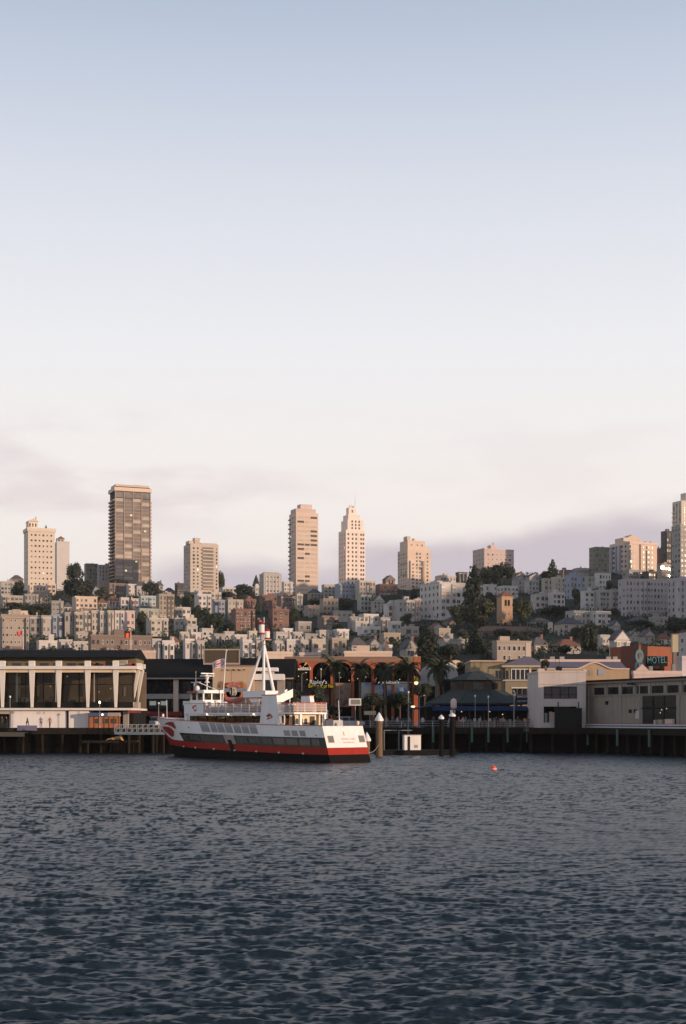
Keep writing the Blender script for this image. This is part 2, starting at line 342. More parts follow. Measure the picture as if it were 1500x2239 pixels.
def far_windows(t, JW):
    b = MB()
    for sd in (0, 1):
        for (x, y, z, w, h) in JW[sd]:
            gm_ = rnd.choice((GLS, GLS2, GLS2, GLS3)); fm = FRAMEW if rnd.random() < .6 else DFR
            def q(x0, x1, d0, z0, z1, m):
                if sd == 0: b.poly([(x + x0, y - d0, z + z0), (x + x1, y - d0, z + z0), (x + x1, y - d0, z + z1), (x + x0, y - d0, z + z1)], m)
                else: b.poly([(x - d0, y - x0, z + z0), (x - d0, y - x1, z + z0), (x - d0, y - x1, z + z1), (x - d0, y - x0, z + z1)], m)
            q(-w / 2, w / 2, .03, -h / 2, h / 2, gm_)
            if sd == 0: b.box(x - w / 2 - .1, x + w / 2 + .1, y - .2, y - .002, z - h / 2 - .16, z - h / 2, fm).box(x - w / 2 - .06, x + w / 2 + .06, y - .14, y - .002, z + h / 2, z + h / 2 + .12, fm).box(x - .05, x + .05, y - .08, y - .032, z - h / 2, z + h / 2, fm)
            else: b.box(x - .2, x - .002, y - w / 2 - .1, y + w / 2 + .1, z - h / 2 - .16, z - h / 2, fm)
    NWIN[0] += len(JW[0]) + len(JW[1])
    o = b.build('windows', t); o['kind'] = 'stuff'
LANDM = [('the cream tower at the far left', 86, 1210), ('the brown glass tower', 285, 1160), ('the balconied beige tower', 438, 1240), ('the banded tower', 664, 1195), ('the pale spired tower', 770, 1190),
         ('the stepped tower', 905, 1235), ('the pink block', 1078, 1215), ('the square church tower', 1103, 1330), ('the big white apartment block', 968, 1318), ('the long brown warehouse', 262, 1405),
         ('the large lavender apartments', 1405, 1305), ('the ferry mast', 586, 1390), ('the gabled white house', 1353, 1405), ('the orange motel', 1430, 1440), ('the sunlit corner apartments', 1385, 1207),
         ('the tan banded block', 32, 1385), ('the big round tree', 166, 1288), ('the lone araucaria', 1208, 1246), ('the tall dark cypress', 1036, 1310), ('the red-brown brick flats', 530, 1356), ('the pale hip-roofed house', 780, 1410), ('the slotted grey tower', 591, 1275), ('the blue-grey house', 1255, 1282)]
USED = set()
def relation(u, v, head, skip=None):
    ls = sorted(LANDM, key=lambda l: math.hypot((l[1] - u), (l[2] - v) * 1.2))
    for lm, lu, lv in ls[:9]:
        if lm == skip: continue
        dx, dy = u - lu, v - lv
        opts = []
        a = 'below' if dy > 0 else 'above'; b = 'right' if dx > 0 else 'left'
        if abs(dy) > 2.2 * abs(dx): opts = [a + ' ' + lm]
        elif abs(dx) > 2.2 * abs(dy): opts = ['to the ' + b + ' of ' + lm]
        else: opts = [a + ' and ' + b + ' of ' + lm]
        if math.hypot(dx, dy) < 45: opts = [o.replace('below', 'just below').replace('above', 'just above').replace('to the', 'just to the') for o in opts]
        elif math.hypot(dx, dy) > 110: opts = ['well ' + o for o in opts]
        for o in opts:
            l = head + ' ' + o
            if l not in USED: USED.add(l); return l
    l = head + ' near ' + ls[0][0]; USED.add(l); return l
NUM = ['', 'one', 'two', 'three', 'four', 'five', 'six', 'seven', 'eight', 'nine', 'ten']
def shell(u0, u1, Y, dr, yaw):
    k = F / Y; tp = ((u0 + u1) / 2 - 750) / F; c, s = math.cos(yaw), math.sin(yaw)
    fr = c - s * tp; sd = max(0.0, s + c * tp); W = (u1 - u0) / k / (fr + dr * sd); D = W * dr
    uc = u0 + D * sd * k                    # photo column of the front left corner
    return W, D, PX(uc, Y)
WST = [(0, 0, 2), (1, 1, 2), (2, 2, 3), (3, 3, 2), (0, 3, 2), (2, 1, 3)]; BST = [None]
def bld(u0, u1, vt, vb, col, roof='flat', noun='house', dr=.8, yaw=None, Y=None, nf=None, nc=None, side=None, ww=.44, wh=.46, label=None, bays=None, blank=False, name='house', cat=None, group=None, skip=None):
    yaw = R(21 + rnd.uniform(-4, 3)) if yaw is None else R(yaw)
    Y = Y or depth_of((u0 + u1) / 2, vb); W, D, X = shell(u0, u1, Y, dr, yaw)
    zt = PZ(vt, Y); zb = min(gz(X, Y), PZ(vb, Y)) - .5; zv = max(PZ(vb, Y) - 1.0, zb)
    H = zt - zb; HV = zt - zv; m = HM[col]; BST[0] = rnd.choice(WST); ww *= rnd.uniform(.75, 1.25); wh *= rnd.uniform(.85, 1.2)
    nf = nf or max(1, round(HV / 2.95)); nc = nc or max(2, round(W / 2.3)); far = Y > 545; JW = [[], []]
    if label is None:
        head = WORD[col] + ' ' + (NUM[nf] + '-storey ' if nf <= 10 else '') + {'hip': 'hip-roofed ', 'gable': 'gabled '}.get(roof, '') + noun
        label = relation((u0 + u1) / 2, (vt + vb) / 2, head, skip)
    t = thing(name, label, cat or ('apartment block' if noun in ('apartments', 'flats', 'apartment block') else 'house'), (X, Y, zb), yaw, group or 'buildings on the hillside')
    b = MB(); par_h = .5 if roof == 'flat' else 0
    hb = H - (0 if roof == 'flat' else min(3.2, .22 * H + 1.0))
    b.box(0, W, 0, D, 0, hb, m); wall = b.build('wall', t)
    if roof == 'flat':
        MB().box(-.12, W + .12, -.16, .10, hb - .15, hb + par_h, m).box(-.12, .10, .10, D, hb - .15, hb + par_h, m).box(W - .1, W + .12, .10, D, hb - .15, hb + par_h, m).box(.11, W - .11, .11, D - .05, hb + .003, hb + .08, TAR).build('roof', t)
        if rnd.random() < .55 and W > 5:
            x = rnd.uniform(.1, .6) * W; box('stair_penthouse', t, x, x + min(3, W * .3), D * .4, D * .75, hb + .082, hb + rnd.uniform(1.4, 2.6), m)
        for _ in range(rnd.randrange(3)):
            x = rnd.uniform(.05, .9) * W; MB().box(x, x + .6, D * .3, D * .3 + .6, hb + .082, hb + rnd.uniform(.9, 1.9), rnd.choice((m, TAR, HM['brick']))).build('chimney', t)
    else:
        e = .45; rm = TILE if rnd.random() < .35 else SHING; r = MB(); zr = H
        if roof == 'hip':
            rx0, rx1 = (W * .5, W * .5) if W < D * 1.1 else (D * .45, W - D * .45)
            if W < D * 1.1: P = [(W / 2, D * .4, zr), (W / 2, D * .6, zr)]
            else: P = [(rx0, D / 2, zr), (rx1, D / 2, zr)]
            A, B_, C_, E_ = (-e, -e, hb), (W + e, -e, hb), (W + e, D + e, hb), (-e, D + e, hb)
            if W < D * 1.1:
                r.poly([A, B_, P[0]], rm); r.poly([B_, C_, P[1], P[0]], rm); r.poly([C_, E_, P[1]], rm); r.poly([E_, A, P[0], P[1]], rm)
            else:
                r.poly([A, B_, P[1], P[0]], rm); r.poly([B_, C_, P[1]], rm); r.poly([C_, E_, P[0], P[1]], rm); r.poly([E_, A, P[0]], rm)
            r.poly([A, E_, C_, B_], rm)
        else:
            r.prism([(-e, -e, hb), (W / 2, -e, zr), (W + e, -e, hb)], (0, D + 2 * e, 0), rm)
            MB().prism([(.1, -e - .03, hb), (W / 2, -e - .03, zr - .5), (W - .1, -e - .03, hb)], (0, .02, 0), m).build('gable', t)
        r.build('roof', t)
        if rnd.random() < .6: box('chimney', t, W * .7, W * .7 + .7, D * .5, D * .5 + .7, hb, zr + .8, HM['brick'])
    if not blank and H > 6 and rnd.random() < .55:
        MB().box(-.25, W + .25, -.42, -.165, hb - .75, hb - .35, m if rnd.random() < .5 else HM['white']).build('cornice', t)
    if not blank and rnd.random() < .4:
        zg = H - HV + HV / nf * .9; MB().box(-.04, W + .04, -.06, -.002, 0, zg, HM[rnd.choice(('grey', 'brown', 'beige', 'pale', 'tan'))]).build('base_storey', t)
    if blank: return t
    top = hb - .35; fh = HV / nf; base = H - HV; cw = W / nc
    bays = rnd.choice((0, 1, 1, 2, 2)) if bays is None and nc >= 2 else (bays or 0)
    bayc = set(rnd.sample(range(nc), min(bays, nc))) if bays else set()
    for c in range(nc):
        xc = (c + .5) * cw; y0 = 0.0
        if c in bayc:
            y0 = -.75; MB().prism([(xc - cw * .44, -.002, base + .4), (xc - cw * .30, y0, base + .4), (xc + cw * .30, y0, base + .4), (xc + cw * .44, -.002, base + .4)], (0, 0, top - base - .5), m).build('bay', t)
        for f in range(nf):
            zc = top - (f + .52) * fh * (top - base) / HV
            if f == nf - 1 and rnd.random() < .25: continue
            if rnd.random() < .06: continue
            w_, h_ = min(cw * ww * rnd.choice((1, 1, .8, 1.25)), 2.2), min(fh * wh, 1.9)
            if far: JW[0].append((xc, y0, zc, w_, h_))
            else: window(t, xc, y0, zc, w_, h_)
    if not far and H > 7 and nc >= 3 and rnd.random() < .3:
        x = rnd.uniform(.2, .7) * W; fe = MB()
        for f in range(1, nf): z = top - f * fh * (top - base) / HV; fe.box(x, x + 1.8, -.95, -.80 + .8, z - .05, z + .04, DARK).box(x, x + 1.8, -.95, -.9, z + .5, z + .56, DARK)
        fe.build('fire_escape', t)
    sidepx = D * max(0, math.sin(yaw) + math.cos(yaw) * ((u0 + u1) / 2 - 750) / F) * F / Y
    if side is None: side = sidepx > 13
    if side:
        ns = max(1, round(D / 3.6)); cw = D / ns
        for c in range(ns):
            for f in range(nf):
                if rnd.random() < .2: continue
                w_, h_ = min(cw * .38, 1.5), min(fh * wh, 1.7); zc = top - (f + .52) * fh * (top - base) / HV
                if far: JW[1].append((0, (c + .5) * cw, zc, w_, h_))
                else: window(t, 0, (c + .5) * cw, zc, w_, h_, True)
    if far and (JW[0] or JW[1]): far_windows(t, JW)
    return t

# --- the towers
def tower_base(name, label, u0, u1, vt, Y, dr, yaw=22, drop=25, col='stone', group='towers along the hilltop'):
    W, D, X = shell(u0, u1, Y, dr, R(yaw)); z1 = PZ(vt, Y); z0 = gz(X, Y) - 3
    t = thing(name, label, 'tower', (X, Y, z0), R(yaw), group); return t, W, D, z1 - z0, F / Y
def punch(t, W, D, z0, z1, nf, nc, ns, ww=1.5, wh=1.6, y=0.0, xm=.06):
    fh = (z1 - z0) / nf
    for f in range(nf):
        for c in range(nc): window(t, W * xm + (c + .5) * W * (1 - 2 * xm) / nc, y, z1 - (f + .5) * fh, ww, wh)
        for c in range(ns): window(t, 0, (c + .5) * D / ns, z1 - (f + .5) * fh, ww * .9, wh, True)
# T1 cream tower with cornice and penthouse
BST[0] = None
t, W, D, H, k = tower_base('apartment_tower', 'cream stone tower with cornice and domed penthouse at the far left of the hilltop', 52, 120, 1154, 1190, .9)
M1 = HM['stone']
box('wall', t, 0, W, 0, D, 0, H, M1); MB().box(-.7, W + .7, -.7, D + .7, H - 2.6, H - 1.2, M1).box(-.9, W + .9, -.9, D + .9, H - 1.198, H + .3, M1).build('cornice', t)
box('string_course', t, -.3, W + .3, -.3, D + .3, H * .16, H * .16 + .8, M1)
p = MB().box(W * .05, W * .40, D * .2, D * .8, H + .3, H + 6.2, M1).build('penthouse', t)
MB().prism([(W * .02, D * .15, H + 6.2), (W * .43, D * .15, H + 6.2), (W * .23, D * .15, H + 8.6)], (0, D * .7, 0), M1).build('penthouse_roof', p)
MB().lathe((W * .36, D * .4, H + 6), [(1.1, 0), (1.1, 2.2), (.7, 2.6), (.7, 4), (0, 5.4)], M1).build('finial', t)
for i in range(3): window(t, W * (.10 + .11 * i), D * .2, H + 3.0, 1.2, 3.0)
MB().lathe((W * .72, D * .3, H + .3), [(.9, 0), (.8, 1.6), (0, 4)], LEAF).build('potted_shrub', t)
punch(t, W, D, H * .18, H - 3.5, 13, 6, 3)
for c in range(5): window(t, W * (.12 + .19 * c), 0, H * .09, 1.8, 3.2)
# T1b white tower behind with tiled pavilion
t, W, D, H, k = tower_base('apartment_tower', 'plain white tower with a tiled pavilion on its roof beside the cream tower', 120, 152, 1184, 1380, .8)
box('wall', t, 0, W, 0, D, 0, H, HM['white']); box('penthouse', t, W * .05, W * .62, D * .2, D * .8, H, H + 3.0, HM['beige'])
MB().prism([(0, D * .12, H + 3), (W * .67, D * .12, H + 3), (W * .34, D * .12, H + 5.6)], (0, D * .75, 0), TILE).build('roof', t)
for i in range(2): window(t, W * (.2 + .25 * i), D * .2, H + 1.4, 1.6, 1.9)
box('parapet', t, -.2, W + .2, -.2, .0, H - .8, H + .5, HM['white'])
# T2 brown glass tower with balconies
t, W, D, H, k = tower_base('glass_tower', 'tallest brown glass tower with stacked corner balconies and a pale roof band', 239, 329, 1062, 1050, .72)
BZ = mat('bronze_frame', (.34, .235, .17), .6, .15); BZG = mat('bronze_glass', (.17, .15, .13), .25, .6, .25, spec=.7); BZG2 = mat('pale_curtain_reflection_glass', (.40, .35, .30), .4, .3, .3)  # paler panes: curtains, with bright window reflections put into the colour
box('wall', t, .25, W - .25, .25, D - .25, 0, H - .2, DARK)
box('roof_band', t, -.9, W + .9, -.9, D + .9, H - 3.6, H - .9, HM['peach']); box('roof_penthouse', t, W * .02, W * .98, D * .1, D * .9, H - .9, H + 1.6, HM['conc']); box('roof_plant', t, W * .6, W * .8, D * .3, D * .7, H + 1.6, H + 2.6, HM['conc'])
NFL = 27; zt0 = H - 8.6; fh = (zt0 - 6) / NFL
gl = [MB().box(-.5, .5, -.05, 0, -.5, .5, g).mesh('glass_panel') for g in (BZG, BZG, BZG2)]
for f in range(NFL):
    z = zt0 - (f + 1) * fh
    box('floor_slab', t, -.15, W + .15, -.15, D + .15, z - .22, z + .22, BZ)
    for c in range(4): obj('glass_panel', gl[2] if rnd.random() < .3 else gl[rnd.randrange(2)], t, (W * (c + .5) / 4, .24, z + fh / 2), None, (W / 4 - .5, 1, fh - .5))
    for c in range(2): obj('glass_panel', gl[rnd.randrange(2)], t, (.24, D * (c + .5) / 2, z + fh / 2), (0, 0, R(-90)), (D / 2 - .5, 1, fh - .5))
    b = MB().box(-1.7, -.16, D * .15, D * .85, z - .2, z + .95, BZ).build('balcony', t)
    MB().box(W + .16, W + 1.5, D * .1, D * .8, z - .2, z + .95, BZ).build('balcony', t)
for c in range(4): obj('glass_panel', gl[0], t, (W * (c + .5) / 4, .1, H - 6.2), None, (W / 4 - .7, 1, 4.4))
for c in range(5): box('column', t, W * c / 4 - .3, W * c / 4 + .3, -.35, .3, 0, H - 3.6, BZ)
for (fx, fz) in ((.85, .62), (.1, .13), (.35, .08), (.85, .05), (.45, .75), (.3, .27), (.6, .35)): obj('lit_window', WLIT, t, (W * fx, -.02, H * fz), None, (1.8, 1, 1.5))
# T3 balconied beige tower
t, W, D, H, k = tower_base('apartment_tower', 'beige tower with a column of balconies and a shaded left flank', 401, 478, 1188, 1000, .85)
M1 = HM['conc']; box('wall', t, 0, W, 0, D, 0, H, M1)
for x0, x1, h in ((-.02, .14, 2.2), (.18, .36, 3.2), (.4, .98, 1.0)): box('roof_block', t, W * x0, W * x1, D * .12, D * .6, H - .05, H + h, M1)
box('stair_penthouse', t, W * .2, W * .4, D * .2, D * .5, H + 3.19, H + 4.6, M1)
nf = 12; fh = (H - 4) / 14
for f in range(nf):
    z = H - 2 - (f + .5) * fh
    for x in (.12, .26): window(t, W * x, 0, z, 1.5, 1.5)
    obj('glass_panel', gl[0], t, (W * .62, -.02, z), None, (W * .40, 1, 1.9))
    box('balcony', t, W * .42, W * .84, -1.3, .0, z - 1.3, z - .45, M1); window(t, W * .93, 0, z, 1.2, 1.5)
    for c in range(3): window(t, 0, D * (.2 + .3 * c), z, 1.4, 1.5, True)
# T4 banded tower
t, W, D, H, k = tower_base('apartment_tower', 'tall peach tower of window bands with a stepped penthouse', 632, 696, 1120, 1080, .85)
M1 = HM['peach']; box('wall', t, 0, W, 0, D, 0, H, M1); box('penthouse', t, W * .02, W * .92, D * .1, D * .85, H, H + 3.2, HM['pink']); box('roof_plant', t, W * .28, W * .80, D * .25, D * .75, H + 3.2, H + 7.0, HM['pink'])
nf = 18; fh = (H - 4) / 20
gb = [MB().box(-.5, .5, -.06, 0, -.5, .5, g).mesh('window_band') for g in (GLS2, BZG2, BZG2, mat('pale_glass', (.42, .34, .27), .3, .2))]
for f in range(nf):
    z = H - 1.8 - (f + .5) * fh
    x = 0.06
    for c in range(3):
        w = (.30, .22, .30)[c]; obj('window_band', gb[rnd.randrange(4)], t, (W * (x + w / 2), 0, z), None, (W * w, 1, fh * .46)); x += w + .035
    box('sill_band', t, -.08, W + .2, -.22, .02, z - fh * .36, z - fh * .24, M1)
    for c in range(3): window(t, 0, D * (.2 + .28 * c), z, 1.7, 1.7, True)
    box('balcony', t, -1.1, 0, D * .78, D * .98, z - 1.3, z - .4, HM['grey'])
# T5 pale spired tower
t, W, D, H, k = tower_base('apartment_tower', 'slim pale tower stepping up to a turret with a thin spire', 740, 799, 1127, 1100, .95)
M1 = mat('pale_pink_stucco', (.76, .65, .575), .8, .08, .4); box('wall', t, 0, W, 0, D, 0, H - 11, M1); box('upper_wall', t, W * .1, W * .92, D * .05, D * .9, H - 11, H - 3, M1); box('crown', t, W * .16, W * .80, D * .12, D * .8, H - 3, H + 1.2, M1)
MB().box(W * .24, W * .62, D * .25, D * .6, H + 1.2, H + 7, M1).box(W * .28, W * .36, D * .24, D * .34, H + 7, H + 8.4, M1).box(W * .50, W * .58, D * .24, D * .34, H + 7, H + 8.4, M1).lathe((W * .43, D * .42, H + 7), [(1.5, 0), (1.5, .8), (.5, 2), (0, 3)], M1).build('turret', t)
MB().tube((W * .62, D * .4, H + 7), (W * .62, D * .4, H + 18), .16, STEEL, .05).build('spire', t)
nf = 15; fh = (H - 17) / 16
for f in range(nf):
    z = H - 12.6 - (f + .5) * fh
    for c, x in enumerate((.12, .34, .52, .78, .90)): window(t, W * x, 0, z, 1.3, 1.7, m=WMS[1])
    box('floor_line', t, -.1, W + .1, -.12, D, z + fh * .42, z + fh * .52, M1)
    for c in range(3): window(t, 0, D * (.2 + .3 * c), z, 1.2, 1.6, True)
for f in range(3):
    for x in (.34, .52, .70): window(t, W * x, D * .05, H - 4.2 - f * 2.6, 1.2, 1.6, m=WMS[1])
box('pilaster', t, -.15, W * .05, -.25, .6, 0, H - 11, M1); box('pilaster', t, W * .62, W * .67, -.25, .1, 0, H - 11, M1)
window(t, W * .43, D * .25, H + 4, 1.6, 2.6)
# T6 stepped tower
t, W, D, H, k = tower_base('apartment_tower', 'peach tower with stepped-back top floors and a projecting bay', 869, 942, 1196, 950, .95)
M1 = HM['peach']; box('wall', t, 0, W, 0, D, 0, H - 1.5, M1); box('upper_wall', t, W * .03, W * .78, D * .06, D * .85, H - 1.5, H + 4.6, M1); box('upper_wall', t, W * .78, W * .98, D * .2, D * .8, H - 1.5, H + 1.2, M1)
box('stair_penthouse', t, W * .02, W * .16, D * .1, D * .45, H + 4.6, H + 7.4, M1); box('stair_penthouse', t, W * .36, W * .42, D * .2, D * .4, H + 4.6, H + 6.4, M1)
box('bay', t, W * .10, W * .30, -1.2, .0, 2, H - 9, M1); box('bay', t, W * .62, W * .70, -1.0, 0, H * .25, H - 9, HM['tan']); box('balcony', t, W * .3, W * .62, -.9, 0, H - 13.2, H - 12.4, M1)
nf = 11; fh = H / 13
for f in range(nf):
    z = H - 3.0 - (f + .5) * fh
    for x in (.40, .54, .86): window(t, W * x, 0, z, 1.4, 1.5)
    if z < H - 10: window(t, W * .2, -1.2, z, 1.6, 1.5)
    for c in range(4): window(t, 0, D * (.15 + .24 * c), z, 1.3, 1.4, True)
    if f % 3 == 2: box('ledge', t, -.25, 0, D * .1, D * .75, z - 1.6, z - 1.2, HM['brown'])
for x in (.2, .45, .65): window(t, W * x, D * .06, H + 1.6, 1.2, 1.4)
# T7 pink block
t, W, D, H, k = tower_base('apartment_block', 'square pink apartment block rising behind dark hilltop trees', 1033, 1124, 1201, 1060, .75); t['category'] = 'apartment block'
M1 = HM['pink']; box('wall', t, 0, W, 0, D, 0, H, M1); box('parapet', t, -.1, W + .1, -.14, .2, H, H + .7, M1); box('parapet', t, -.1, .2, .2, D, H, H + 1.0, M1); box('stair_penthouse', t, W * .34, W * .50, D * .3, D * .6, H, H + 4.2, M1); box('flue', t, W * .44, W * .47, D * .35, D * .4, H + 4.2, H + 6.2, M1)
punch(t, W, D, H - 26, H - 2, 7, 6, 4, 1.7, 1.4)
# T8 sunlit corner apartments and neighbours
t, W, D, H, k = tower_base('apartment_tower', 'sunlit corner apartments with grey window bays and a rooftop pavilion', 1332, 1437, 1185, 980, .65)
M1 = HM['peach']; box('wall', t, 0, W, 0, D, 0, H, M1); box('cornice', t, -.3, W + .3, -.35, .1, H - 1, H + .5, M1); box('setback', t, W * .08, W * .58, D * .2, D * .8, H, H + 3.6, M1)
MB().prism([(W * .2, D * .2, H + 3.6), (W * .52, D * .2, H + 3.6), (W * .36, D * .2, H + 6)], (0, D * .5, 0), M1).build('roof', t)
for x in (.62, .8, .95): box('chimney', t, W * x, W * x + .8, D * .3, D * .4, H, H + 2.2, M1)
box('recess_panel', t, W * .46, W * .52, -.06, 0, 0, H - 1, HM['brown'])
for x in (.15, .68):
    box('bay', t, W * x, W * x + 2.6, -.8, 0, H * .15, H - 5, HM['pale'])
for f in range(7):
    z = H - 3 - f * 3.4
    for x in (.06, .32, .60, .86): window(t, W * x, 0, z, 1.3, 1.5)
    for x in (.15, .68): window(t, W * x + 1.3, -.8, z, 2.0, 1.9)
    for c in range(5): window(t, 0, D * (.1 + .2 * c), z, 1.9, 1.6, True)
for c in range(3): box('bay', t, -.7, 0, D * (.16 + .3 * c), D * (.16 + .3 * c) + 2.2, H * .1, H - 2, HM['blue'])
bld(1288, 1333, 1197, 1258, 'olive', noun='apartments', Y=960, dr=.8, nf=6, label='olive rounded-end apartment block left of the sunlit corner apartments')
bld(1436, 1450, 1200, 1250, 'brick', noun='apartments', Y=1010, dr=.6, label='narrow brick block in the gap right of the sunlit corner apartments', nf=6)
t, W, D, H, k = tower_base('apartment_tower', 'pale tower rising at the right edge of the photo', 1470, 1530, 1094, 1000, .7)
M1 = HM['stone']; box('wall', t, 0, W, 0, D, 0, H, M1); box('penthouse', t, W * .35, W * .95, D * .2, D * .8, H, H + 6, M1); punch(t, W, D, 25, H - 2, 21, 4, 3, 1.5, 1.6)
for f in range(18): box('balcony', t, -1.0, 0, D * .55, D * .95, H - 8 - f * 3.2, H - 7.2 - f * 3.2, M1)
t = bld(1468, 1530, 1150, 1262, 'grey', noun='apartments', Y=930, dr=.7, nf=10, label='grey balconied apartments in front of the pale right-edge tower', side=True)
t = bld(1445, 1474, 1162, 1252, 'dark', noun='apartments', Y=960, dr=.9, nf=8, label='dark slab of flats just left of the pale right-edge tower', side=True)
t, W, D, H, k = tower_base('apartment_tower', 'slotted grey mid-rise with pale vertical strips left of the banded tower', 567, 616, 1253, 930, .7)
M1 = HM['pale']; box('wall', t, 0, W, 0, D, 0, H, M1); box('roof_block', t, W * .1, W * .9, D * .2, D * .8, H, H + .9, HM['grey'])
for c in range(5): box('pilaster', t, W * (.12 + .19 * c) - .25, W * (.12 + .19 * c) + .25, -.3, 0, 0, H - 1, HM['white'])
for f in range(6):
    for c in range(4): window(t, W * (.215 + .19 * c), 0, H - 2.5 - f * 3, 1.4, 1.6)
    for c in range(3): window(t, 0, D * (.2 + .3 * c), H - 2.5 - f * 3, 1.3, 1.5, True)

# --- church tower
Yc = 640; t, W, D, H, k = tower_base('church_tower', 'square tan church bell tower with arched belfry and tiled hip roof', 1086, 1121, 1303, Yc, .95, yaw=20)
t['category'] = 'bell tower'; t['group'] = 'church on the hillside'; M1 = mat('tan_church_stucco', (.42, .275, .18), .85, .14, .5)
z0 = PZ(1376, Yc) - t.location.z; box('wall', t, 0, W, 0, D, 0, H, M1)
MB().poly([(-.5, -.5, H), (W + .5, -.5, H), (W / 2, D / 2, H + 2.6)], TILE).poly([(W + .5, -.5, H), (W + .5, D + .5, H), (W / 2, D / 2, H + 2.6)], TILE).poly([(-.5, D + .5, H), (-.5, -.5, H), (W / 2, D / 2, H + 2.6)], TILE).poly([(W + .5, D + .5, H), (-.5, D + .5, H), (W / 2, D / 2, H + 2.6)], TILE).poly([(-.5, -.5, H), (-.5, D + .5, H), (W + .5, D + .5, H), (W + .5, -.5, H)], TILE).build('roof', t)
def arch_pts(x, w, z, h, y): return [(x - w / 2, y, z), (x + w / 2, y, z)] + [(x + w / 2 * math.cos(a * math.pi / 6), y, z + h + w / 2 * math.sin(a * math.pi / 6)) for a in range(0, 7)]
for x in (.36, .64):
    MB().prism(arch_pts(W * x, W * .2, H - 4.4, 2.3, -.05), (0, .05, 0), DARK).build('belfry_arch', t)
    MB().prism(arch_pts(W * x, W * .14, H - 8.6, 1.0, -.05), (0, .05, 0), HM['brown']).build('arch_window', t)
for z in (H - 5.0, H - 9.4, H - .6): box('string_course', t, -.12, W + .12, -.14, D + .12, z, z + .3, M1)

